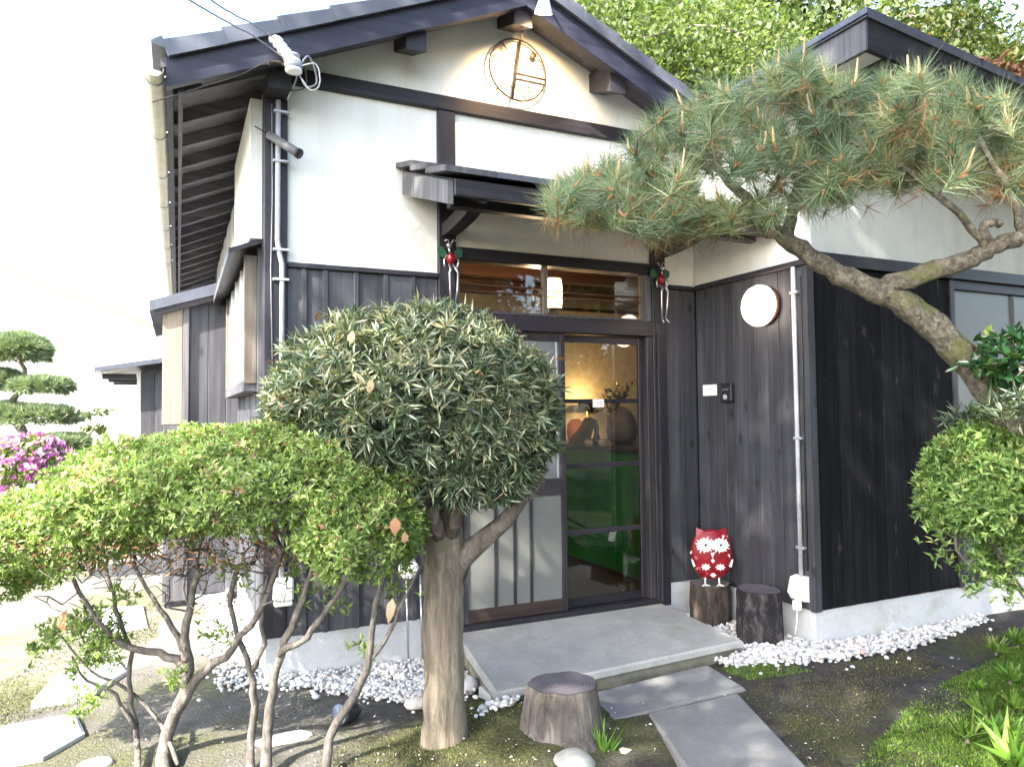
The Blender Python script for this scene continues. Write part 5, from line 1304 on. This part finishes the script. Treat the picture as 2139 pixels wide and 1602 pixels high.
ch = grow(mains, tufts, 0.06, 0.010, 0.0022, 0.45)
chains_mesh(ch, 16, 0.13).build('trunk', 'pine_bark', PINE, True)
cl = Cloud(); dead = Cloud(); cand = MB(); bud = MB()
for t in tufts:
    ax = unit(np.array([0, 0, 0.75]) + rng.normal(size=3) * 0.45 - CR * 0.12)
    tn = rng.choice([0.25, 0.42, 0.5, 0.62, 0.78]); n_ = int(rng.integers(100, 150)); Ln = rng.uniform(0.085, 0.125)
    f = rng.beta(1.4, 1.6, n_) * 1.75; az_ = rng.uniform(0, 6.283, n_)
    s1 = unit(np.cross(ax, [0.3, 0.8, 0.2])); s2 = np.cross(ax, s1)
    d = ax * np.cos(f)[:, None] + (s1 * np.cos(az_)[:, None] + s2 * np.sin(az_)[:, None]) * np.sin(f)[:, None]
    base = t + ax * rng.uniform(-0.05, 0.02, (n_, 1)); tip = base + d * (Ln * rng.uniform(0.75, 1.1, (n_, 1))) - np.array([0, 0, 0.012])
    cl.needles(base, tip, np.full(n_, 0.0023), np.clip(rng.normal(tn, 0.15, n_), 0, 1))
    if rng.random() < 0.4:
        m_ = 22; base = t - ax * rng.uniform(0.03, 0.08, (m_, 1)); d = unit(rdir(m_) - np.array([0, 0, 0.5]))
        dead.needles(base, base + d * 0.08, np.full(m_, 0.002), rng.random(m_))
    for _ in range(3):
        dd_ = unit(ax + rng.normal(size=3) * 0.6); bud.tube([t + dd_ * 0.004, t + dd_ * 0.014, t + dd_ * 0.026], [0.005, 0.0055, 0.002], 5)
    if rng.random() < 0.30: cand.tube([t, t + ax * 0.03, t + unit(ax + np.array([0, 0, 0.8])) * rng.uniform(0.05, 0.10)], [0.005, 0.005, 0.002], 5)
for u, v, k in ((1400, 480, 14), (1390, 450, 10), (1790, 400, 6), (1890, 345, 8), (2090, 365, 14), (2120, 380, 12), (1740, 420, 4), (2030, 380, 6)):
    for _ in range(k):
        t = atd(u + rng.normal() * 28, v + rng.normal() * 20, 2.40 + rng.normal() * 0.06); m_ = 26; d = unit(rdir(m_) - np.array([0, 0, 0.35]))
        dead.needles(np.repeat(t[None], m_, 0), t + d * rng.uniform(0.04, 0.09, (m_, 1)), np.full(m_, 0.0022), rng.random(m_))
cl.build('crown', 'pine_needle', PINE); dead.build('dead_needles', 'dead_needle', PINE)['kind'] = 'stuff'
cand.build('candles', 'candle', PINE)['kind'] = 'stuff'; bud.build('buds', 'bud_brown', PINE)['kind'] = 'stuff'
lc_ = Cloud(); m_ = 40
q = np.array([atd(*rng.uniform([1300, 180], [2100, 420]), 2.30 + rng.uniform(0, .2)) for _ in range(m_)])
lc_.big(q, rdir(m_), rdir(m_), rng.uniform(0.03, 0.055, m_), rng.uniform(0.016, 0.028, m_), rng.random(m_)); lc_.build('caught_leaves', 'fallen_leaf', PINE)['kind'] = 'stuff'

# ------------------------------------------------------------------ azalea and camellia at the right edge
DR_ = 2.62
AR = thing('azalea_shrub', 'bright green azalea bush leaning in at the right edge', 'shrub', tuple(onz(2230, 1420, 0.06)))
ar_e = [ell(2110, 1000, DR_, 140, 120, 0.30), ell(2190, 950, DR_, 130, 120, 0.30), ell(2020, 1060, DR_, 78, 72, 0.2), ell(2200, 1080, DR_, 110, 110, 0.3), ell(2060, 1000, DR_, 100, 95, 0.24), ell(2150, 1150, DR_, 85, 75, 0.2)]
rb = onz(2230, 1420, 0.06)
mains = [(wob([rb - np.array([0, 0, .05]), atd(2190, 1300, 2.62), atd(2130, 1230, 2.62), atd(2080, 1150, 2.60), atd(2040, 1090, 2.58)], 3, .003), .016, .005),
         (wob([atd(2130, 1230, 2.62), atd(2060, 1200, 2.58), atd(2000, 1150, 2.56), atd(1990, 1090, 2.56)], 3, .003), .009, .004, -2),
         (wob([rb, atd(2220, 1250, 2.66), atd(2200, 1100, 2.66), atd(2180, 980, 2.62)], 3, .003), .016, .006)]
lo_s = np.array([atd(u, v, 2.56) for u, v in ((2030, 1215), (2050, 1165), (1975, 1150), (2100, 1180), (1990, 1120), (2085, 1225), (2020, 1180), (2060, 1205), (1960, 1105), (2120, 1235), (2045, 1130))])
ch = grow(mains, np.concatenate([inside(ar_e, 150, 0.95), lo_s]), 0.06, 0.012, 0.0017); chains_mesh(ch, 7).build('branches', 'azalea_bark', AR, True)
cl = Cloud(); Pa, Da = shell(ar_e, 9500, 0.78, 1.05, bumps=0.10, below=-0.72); keep = (Da[:, 2] > -0.1) | (rng.random(len(Da)) < 0.5); Pa, Da = Pa[keep], Da[keep]
whorls(cl, Pa, Da, 6, 0.029, 0.0100, np.clip(rng.normal(0.5, 0.22, len(Pa)) + 0.12 * Da[:, 2], 0, 1), 0.4, 0.8)
q = np.repeat(lo_s, 12, 0); q = q + rng.normal(size=q.shape) * 0.028; whorls(cl, q, np.tile([[0, 0, 1.0]], (len(q), 1)), 5, 0.030, 0.0105, rng.random(len(q)), 0.5, 0.8)
cl.build('crown', 'azalea_leaf_r', AR)
CM = thing('camellia', 'glossy dark green camellia twigs beside the pine trunk', 'shrub', tuple(onz(2330, 1330, 0.06)))
cm_e = [ell(2100, 735, 2.36, 75, 45, 0.15), ell(2150, 790, 2.36, 60, 40, 0.15)]
mains = [(wob([onz(2330, 1330, .06), atd(2280, 1000, 2.4), atd(2200, 830, 2.38), atd(2120, 760, 2.36)], 3, .003), .014, .004)]
pts = inside(cm_e, 90, 1.0); chains_mesh(grow(mains, pts, 0.05, 0.01, 0.0016), 6).build('branches', 'twig_bark', CM, True)
cl = Cloud(); whorls(cl, pts, rdir(90) + np.array([0, 0, .3]), 5, 0.05, 0.024, np.clip(rng.normal(.45, .25, 90), 0, 1), 0.1, 1.0, 0.2); cl.build('crown', 'camellia_leaf', CM)
PS = thing('podocarpus_sprig', 'grey green narrow leaved shrub below the pine trunk', 'shrub', tuple(onz(2200, 1330, 0.06)))
ps_e = [ell(2030, 885, 2.75, 50, 26, 0.12), ell(2130, 850, 2.3, 50, 30, 0.1)]
pts = inside(ps_e, 46, 1.0); mains = [(wob([onz(2200, 1330, .06), atd(2140, 1050, 2.8), atd(2090, 920, 2.76), atd(2050, 890, 2.75)], 3, .003), .012, .004)]
chains_mesh(grow(mains, pts, 0.05, 0.01, 0.0016), 6).build('branches', 'twig_bark', PS, True)
cl = Cloud(); whorls(cl, pts, rdir(46) + np.array([0, 0, .3]), 10, 0.06, 0.009, np.clip(rng.normal(.5, .2, 46), 0, .85), 0.1, 0.9); cl.build('crown', 'podo_leaf', PS)

# ------------------------------------------------------------------ ground cover
def blades(name, label, poly, n, h, w, mat, cat, seed, lean=0.5, attrlo=0.0):
    g = np.random.default_rng(seed); poly = np.array(poly); lo, hi = poly.min(0), poly.max(0); pts = []
    while len(pts) < n:
        p = g.uniform(lo, hi)
        f = math.sin(p[0] * 7.1 + p[1] * 3) + math.sin(p[1] * 8.3 - p[0] * 4.4) + g.normal() * 0.8
        if f > attrlo and inpoly(p, poly): pts.append(p)
    pts = np.array(pts); base = np.column_stack([pts, gz(pts[:, 0], pts[:, 1]) - 0.004])
    d = unit(g.normal(size=(n, 3)) * lean + np.array([0, 0, 1.0])); hh = h * g.uniform(0.5, 1.3, n)
    cl = Cloud(); cl.leaves(base, d, g.normal(size=(n, 3)), hh, w * g.uniform(.7, 1.3, n), g.random(n), fold=0.1, droop=0.3, wide=0.35)
    return tag(cl.build(name, mat), label, cat, kind='stuff')
gp = lambda L, z=0.05: [P2(u, v, z) for u, v in L]
blades('grass', 'bright green moss and grass in the lower right corner', gp([(1720, 1640), (1820, 1550), (1930, 1460), (2040, 1390), (2139, 1340), (2300, 1330), (2300, 1640)]), 46000, 0.022, 0.0042, 'grass_blade', 'grass', 1, 0.8, -0.5)
blades('moss', 'green moss patch between the gravel and the paving slab', gp([(1500, 1395), (1560, 1385), (1640, 1400), (1700, 1420), (1620, 1425), (1560, 1425)]), 3000, 0.014, 0.0035, 'grass_blade', 'moss', 2, 0.8, -1.5)
blades('moss', 'olive moss carpet around the tree trunk', gp([(620, 1640), (720, 1530), (860, 1490), (1010, 1470), (1100, 1520), (1120, 1640)], 0.02), 11000, 0.014, 0.004, 'moss_blade', 'moss', 3, 0.9, -0.3)
blades('moss', 'thin moss on the shaded soil right of the slabs', gp([(1560, 1440), (1700, 1420), (2000, 1330), (2139, 1310), (2000, 1380), (1850, 1480), (1750, 1560), (1700, 1620)]), 14000, 0.012, 0.0035, 'moss_blade', 'moss', 4, 0.9, 0.1)
blades('moss', 'sunlit yellow moss in the left garden', gp([(-80, 1460), (60, 1390), (330, 1250), (330, 1330), (150, 1470), (-80, 1530)], 0.0), 6000, 0.018, 0.005, 'moss_blade', 'moss', 5, 0.8, 0.0)
g = np.random.default_rng(9); n_ = 420
pp = np.array([P2(*g.uniform([200, 1380], [2139, 1640]), 0.03) for _ in range(n_)]); ok = ~((pp[:, 0] > 1.2) & (pp[:, 0] < 3.0) & (pp[:, 1] > 3.0)); pp = pp[ok]; n_ = len(pp)
cl = Cloud(); cl.leaves(np.column_stack([pp, gz(pp[:, 0], pp[:, 1]) + 0.012]), np.column_stack([g.normal(size=(n_, 2)), g.normal(size=n_) * 0.15]), np.tile([[0, 0, 1.0]], (n_, 1)) + g.normal(size=(n_, 3)) * 0.3, g.uniform(0.006, 0.016, n_), g.uniform(0.004, 0.009, n_), g.random(n_))
tag(cl.build('fallen_petals', 'petal'), 'tiny pale petals scattered over the soil and slabs', 'petals', kind='stuff')
def spiky(u, v, label, n, L, w, mat, up=1.0, seed=0, z=0.02, cat='plant'):
    g = np.random.default_rng(seed); c = onz(u, v, z)
    t = thing('leafy_plant', label, cat, (c[0], c[1], z)); cl = Cloud()
    d = np.column_stack([g.normal(size=(n, 2)) * 0.55, np.abs(g.normal(size=n)) * 0.3 + up])
    cl.leaves(c + g.normal(size=(n, 3)) * np.array([.012, .012, 0]), d, g.normal(size=(n, 3)), L * g.uniform(.6, 1.15, n), np.full(n, w), g.random(n), fold=0.3, droop=0.25, wide=0.3)
    cl.build('leaves', mat, t); MB().tube([c - np.array([0, 0, .02]), c + np.array([0, 0, .02])], [.008, .006], 6).build('stem', 'twig_bark', t)
spiky(1262, 1590, 'small spiky green plant in front of the nearest stump', 16, 0.16, 0.014, 'fern_leaf', 0.9, 1)
spiky(1133, 1545, 'single broad green leaf beside the nearest stump', 4, 0.12, 0.022, 'fern_leaf', 1.6, 2)
spiky(1010, 1420, 'dark leafy weed between the trunk and the step', 18, 0.07, 0.025, 'grass_blade', 0.6, 3)
spiky(990, 1560, 'low weed at the foot of the clipped tree', 14, 0.05, 0.016, 'grass_blade', 0.6, 4)
spiky(770, 1360, 'young azalea shoot rising from the gravel', 26, 0.06, 0.013, 'fern_leaf', 0.7, 5, 0.1)
for k, (u, v) in enumerate(((2120, 1600), (2060, 1490), (2110, 1420), (2080, 1360), (2020, 1540))):
    spiky(u, v, ['pale green fern fronds at the lower right corner', 'dark weed clump above the fern at the right', 'broad leaved weed at the right edge of the grass', 'dark weed under the right azalea', 'long grass tuft left of the fern'][k],
          (26, 22, 26, 30, 24)[k], (0.20, 0.11, 0.10, 0.10, 0.14)[k], (0.035, 0.02, 0.03, 0.02, 0.008)[k], ('fern_leaf', 'grass_blade', 'fern_leaf', 'grass_blade', 'grass_blade')[k], (0.5, 0.6, 0.6, 0.6, 0.5)[k], 20 + k, 0.08)
for k, (u, v) in enumerate(((2115, 1480), (2040, 1440), (2125, 1345), (2090, 1540))):
    spiky(u, v, ['round leaved weed between the fern and the right edge', 'small weed on the upper rim of the grass bank', 'leafy weed directly under the right azalea at the edge', 'dark leafy weed right above the fern fronds'][k], (34, 26, 34, 30)[k], (0.09, 0.07, 0.10, 0.10)[k], (0.034, 0.022, 0.028, 0.03)[k], 'fern_leaf' if k % 2 else 'grass_blade', 0.55, 40 + k, 0.08)
# fallen yellow leaf
q = onz(1335, 1585, 0.03); cl = Cloud(); cl.big(np.array([q]), np.array([[-0.5, 0.3, 0.12]]), np.array([[0, -0.2, 1.0]]), np.array([0.11]), np.array([0.05]), np.array([0.9]))
tag(cl.build('fallen_leaf', 'fallen_leaf', None, loc=tuple(q)), 'large yellowish fallen leaf at the bottom beside the slab', 'leaf')
# debris of dry leaves on the wing roof
cl = Cloud(); n_ = 2200; xx = rng.uniform(4.0, 6.5, n_); yy = rng.uniform(2.47, 2.9, n_)
q = np.column_stack([xx, yy, 3.44 - 0.095 * (xx - 3.12) + rng.random(n_) ** 1.3 * 0.24 * np.clip((xx - 4.0) / 0.8, 0, 1)])
cl.leaves(q, rdir(n_), rdir(n_) + np.array([0, 0, .5]), rng.uniform(.04, .09, n_), rng.uniform(.015, .04, n_), rng.random(n_) * 0.5); tag(cl.build('roof_litter', 'fallen_leaf'), 'dry brown leaves lying on the wing roof', 'leaf litter', kind='stuff')

# ------------------------------------------------------------------ trees behind the house
def tree(name, label, base, h, crown, nleaf, L, mat, seed, group=None, nb=60, zlow=0.45, clump=70, barkm='twig_bark', r0=None):
    global rng
    rng = np.random.default_rng(seed)
    base = np.array(base, float); t = thing(name, label, 'tree', tuple(base), group)
    top = base + np.array([rng.normal() * .3, rng.normal() * .3, h * 0.8])
    tr_ = wob([base - np.array([0, 0, .2]), base + (top - base) * 0.35 + rng.normal(size=3) * .08, base + (top - base) * 0.7 + rng.normal(size=3) * .1, top], 3, .01)
    r0 = r0 or h * 0.022
    cc = base + np.array([0, 0, h * (zlow + 1) / 2]); cr = np.array([crown, crown, h * (1 - zlow) / 2 * 1.05])
    d = rdir(nb); s = rng.uniform(0.35, 0.95, (nb, 1)); cen = cc + d * cr * s
    chains_mesh(grow([(tr_, r0, r0 * .3)], cen, 0.35, 0.05, r0 * 0.11, 0.5), 8).build('trunk', barkm, t, True)
    k = rng.integers(0, nb, nleaf); rad = crown * rng.uniform(0.22, 0.42, nb)
    p = cen[k] + rdir(nleaf) * (rad[k] * rng.random(nleaf) ** 0.45)[:, None] * np.array([1, 1, 0.6])
    cl = Cloud(); tone = np.clip(rng.normal(0.45, .2, nleaf) + (rng.random(nb) * .3 - .15)[k], 0, 1)
    cl.leaves(p, rdir(nleaf) + np.array([0, 0, -.2]), rdir(nleaf) * .8 + np.array([0, 0, 1]), L * rng.uniform(.7, 1.3, nleaf), L * .62 * rng.uniform(.7, 1.2, nleaf), tone, fold=0.15, droop=0.15)
    cl.build('crown', mat, t); return t
hx = np.linspace(3, 40, 24); hy = np.linspace(12.5, 40, 20); HX, HY = np.meshgrid(hx, hy)
HZ = np.clip((HY - 12.5) * 0.55 + (HX - 3) * 0.12, -0.3, 14) + 0.5 * np.sin(HX * .9) * np.sin(HY * .7) - 0.3
ii = np.arange(HX.size).reshape(HX.shape); me = npmesh('hillside', np.stack([HX, HY, HZ], -1).reshape(-1, 3), np.stack([ii[:-1, :-1], ii[:-1, 1:], ii[1:, 1:], ii[1:, :-1]], -1).reshape(-1, 4))
me.attributes.new('pale', 'FLOAT', 'POINT'); tag(finish('hillside', me, 'ground_soil', None, True), kind='structure')
bg = [((6.6, 11.0), 8.8, 2.6, 'maple_leaf', 'light green maple showing just right of the gable roof'), ((8.9, 11.0), 9.2, 2.6, 'maple_leaf', 'light green maple above the dip between the two roofs'),
      ((11.4, 10.2), 9.2, 2.6, 'maple_leaf', 'green maple directly behind the peak of the wing roof'), ((13.8, 9.2), 9.0, 2.6, 'maple_dark', 'darker russet tinged maple right of the wing roof peak'),
      ((16.2, 8.4), 9.2, 2.6, 'maple_dark', 'olive maple at the top right corner'), ((8.0, 14.5), 11.0, 2.8, 'maple_leaf', 'tall maple behind the light green maples'),
      ((10.2, 14.0), 12.0, 3.2, 'maple_leaf', 'tallest light green maple standing up the slope behind the others'), ((13.0, 13.0), 11.5, 3.2, 'maple_dark', 'tall dark maple on the slope behind the wing'), ((17.5, 11.5), 11.0, 3.0, 'maple_dark', 'tall dark maple on the slope at the far right'), ((15.2, 12.0), 11.5, 3.0, 'maple_dark', 'tall dark maple between the wing roof and the top right corner'), ((20.0, 10.0), 11.0, 3.0, 'maple_dark', 'tall dark maple beyond the right edge of the roof litter')]
for k, ((x, y), h, cr, m_, lab) in enumerate(bg):
    tree('maple_tree', lab, (x, y, 0.2 if y < 12.5 else 1.0), h, cr, 34000 if k < 5 else 26000, 0.125 if k < 5 else 0.19, m_, 100 + k, 'maples on the slope behind the house', 110, 0.30)
tree('shade_tree', 'slender tree just left of the viewpoint with a high canopy', (-1.9, -1.6, 0), 10.6, 2.3, 10000, 0.13, 'shade_leaf', 204, None, 70, 0.66, r0=0.12)
# trees behind the viewpoint that shade the front of the house
tree('shade_tree', 'broad tree left of the viewpoint whose canopy dapples the house front', (-3.7, -0.3, 0), 9.6, 2.5, 9500, 0.13, 'shade_leaf', 201, None, 80, 0.52, r0=0.16)
tree('shade_tree', 'tall evergreen behind the viewpoint on the right', (4.5, -5.2, 0), 10.5, 3.2, 11000, 0.26, 'shade_leaf', 202, None, 70, 0.12, r0=0.2)
tree('shade_tree', 'unseen evergreen added on the right to block sky light from the wing', (5.7, 0.2, 0), 8.5, 2.0, 14000, 0.2, 'shade_leaf', 207, None, 70, 0.06, r0=0.14)  # this and the next evergreen are unseen, added to dim the wing's sky light
tree('shade_tree', 'unseen evergreen added behind right to block sky light from the wing', (3.3, -2.3, 0), 8.5, 1.8, 12000, 0.2, 'shade_leaf', 208, None, 70, 0.06, r0=0.14)
rng = np.random.default_rng(77)

# ------------------------------------------------------------------ left garden and beyond
GP = thing('cloud_pine', 'cloud pruned garden pine at the left edge', 'pine', (-1.75, 9.0, 0))
pads = [(38, 735, 58, 34), (92, 808, 50, 15), (-5, 800, 45, 22), (82, 872, 86, 22), (10, 862, 40, 14), (128, 928, 50, 11), (155, 962, 30, 11), (20, 938, 40, 14)]
gp_e = [ell(u, v, 8.0, ru, rv, 0.30) for u, v, ru, rv in pads]
mains = [(wob([(-1.75, 9.0, -.1), atd(20, 1010, 8.05), atd(60, 930, 8.0), atd(20, 860, 8.0), atd(50, 800, 8.0), atd(40, 740, 8.0)], 4, .01), .075, .02)]
pts = inside(gp_e, 240, 0.9); chains_mesh(grow(mains, pts, 0.15, 0.02, 0.004), 7).build('trunk', 'pine_bark', GP, True)
cl = Cloud(); Pg, Dg = shell(gp_e, 4200, 0.6, 1.0, below=-0.5)
for k in range(22):
    d = unit(Dg + np.array([0, 0, .5]) + rdir(len(Pg)) * 0.9); cl.needles(Pg, Pg + d * rng.uniform(.07, .12, (len(Pg), 1)), np.full(len(Pg), .010), np.clip(rng.normal(.5, .2, len(Pg)), 0, 1))
cl.build('crown', 'pine_needle', GP)
FA = thing('flowering_azalea', 'magenta flowering azalea at the left edge', 'shrub', tuple(onz(55, 1090, 0.0)))
fa_e = [ell(60, 965, 6.0, 68, 55, 0.3), ell(5, 985, 6.0, 70, 62, 0.3), ell(40, 1040, 6.0, 80, 60, 0.3)]
pts = inside(fa_e, 60, .9); b0 = onz(55, 1090, 0); b0 = np.array([b0[0], b0[1], 0]); b0 = atd(40, 1200, 6.0); b0[2] = 0
chains_mesh(grow([([b0, b0 + (fa_e[0][0] - b0) * .6], .02, .012)], pts, .08, .015, .003), 6).build('branches', 'azalea_bark', FA, True)
cl = Cloud(); Pf, Df = shell(fa_e, 1100, .8, 1.0); whorls(cl, Pf, Df, 4, .05, .02, rng.random(1100), .3, .9); cl.build('crown', 'azalea_leaf', FA)
cl = Cloud(); Pf, Df = shell(fa_e[:2], 650, .96, 1.06, below=-.5); whorls(cl, Pf, Df, 5, .045, .034, rng.random(650), .1, 1.0, .1); cl.build('blossoms', 'blossom', FA)
tree('yellow_shrub_tree', 'small yellow green tree beside the cloud pruned pine', tuple(np.append(atd(190, 950, 9.5)[:2], 0)), 1.7, 0.28, 900, 0.07, 'maple_leaf', 301, None, 16, 0.3)
rng = np.random.default_rng(78)
# potted bowls by the corner
for k, (u, v, m_, r, h, lab) in enumerate(((440, 1262, 'glazed_white', 0.13, 0.10, 'white glazed bowl on the ground beyond the azalea stems'), (405, 1228, 'glazed_blue', 0.12, 0.2, 'dark blue glazed pot behind the azalea stems on the left'), (450, 1222, 'glazed_blue', 0.10, 0.19, 'dark blue glazed pot nearer the house corner'))):
    c = onz(u, v, 0.0); t = thing('garden_pot', lab, 'pot', (c[0], c[1], 0))
    MB().lathe([(r * .6, 0), (r * .85, h * .4), (r, h * .92), (r * 1.03, h), (r * .93, h), (r * .85, h * .75), (r * .2, h * .7)], (c[0], c[1], 0), 20).build('bowl', m_, t, True)
    MB().lathe([(r * .2, h * .72), (r * .86, h * .76), (r * .86, h * .765), (r * .2, h * .77)], (c[0], c[1], 0), 20).build('filling', 'spot_blue', t, True)
# shed behind the lean-to and neighbouring house
SH = thing('garden_shed', 'dark boarded shed with low eaves behind the lean-to', 'shed', (-0.1, 9.6, 0))
for k in range(5): B('wall_board', 'charred_boards', SH, -0.40 + k * .15, -0.253 + k * .15, 9.45, 9.48, 0, 1.95, 0.003)
B('wall', 'far_wall', SH, -0.44, 0.4, 9.481, 12, 0, 1.95, 0)
mb = MB(); mb.prism([(-0.85, 1.93), (0.4, 2.14), (0.4, 2.20), (-0.85, 1.98)], 1, 9.2, 12.2); mb.build('roof', 'metal_roof', SH)
for k in range(3): B('rafter', 'dark_timber_x', SH, -0.80, -0.45, 9.5 + k * .8, 9.56 + k * .8, 1.86, 1.925, 0.003)
NA, NB = ony(60, 580, 20), ony(352, 690, 20)
ns = (NB[2] - NA[2]) / (NB[0] - NA[0]); nz = lambda x: NA[2] + ns * (x - NA[0])
NH = thing('neighbour_house', 'sunlit pale neighbouring house with a red edged roof', 'house', (-5, 20, 0))
mb = MB(); mb.prism([(-6, 0), (NB[0] - 0.1, 0), (NB[0] - 0.1, nz(NB[0] - 0.1) - 0.02), (-6, nz(-6) - 0.02)], 1, 20.3, 27); mb.build('wall', 'far_wall', NH)
mb = MB(); mb.prism([(-6, nz(-6) - 0.02), (NB[0], nz(NB[0]) - 0.02), (NB[0], nz(NB[0]) + 0.06), (-6, nz(-6) + 0.06)], 1, 20.05, 27.3); mb.build('roof', 'far_wall', NH)
mb = MB(); mb.prism([(-6, nz(-6) - 0.03), (NB[0], nz(NB[0]) - 0.03), (NB[0], nz(NB[0]) + 0.02), (-6, nz(-6) + 0.02)], 1, 20.0, 20.045); mb.build('verge_board', 'red_trim', NH)
B('garden_wall', 'far_wall', NH, -6, -0.9, 14.0, 14.15, 0, 1.55, 0)
MB().tube([ony(182, 285, 14), ony(335, 612, 12)], 0.006, 5).build('overhead_cable', 'wire', None, loc=tuple(ony(260, 440, 10)))
tag(bpy.data.objects['overhead_cable'], 'thin overhead cable slanting down in the white sky', 'cable')
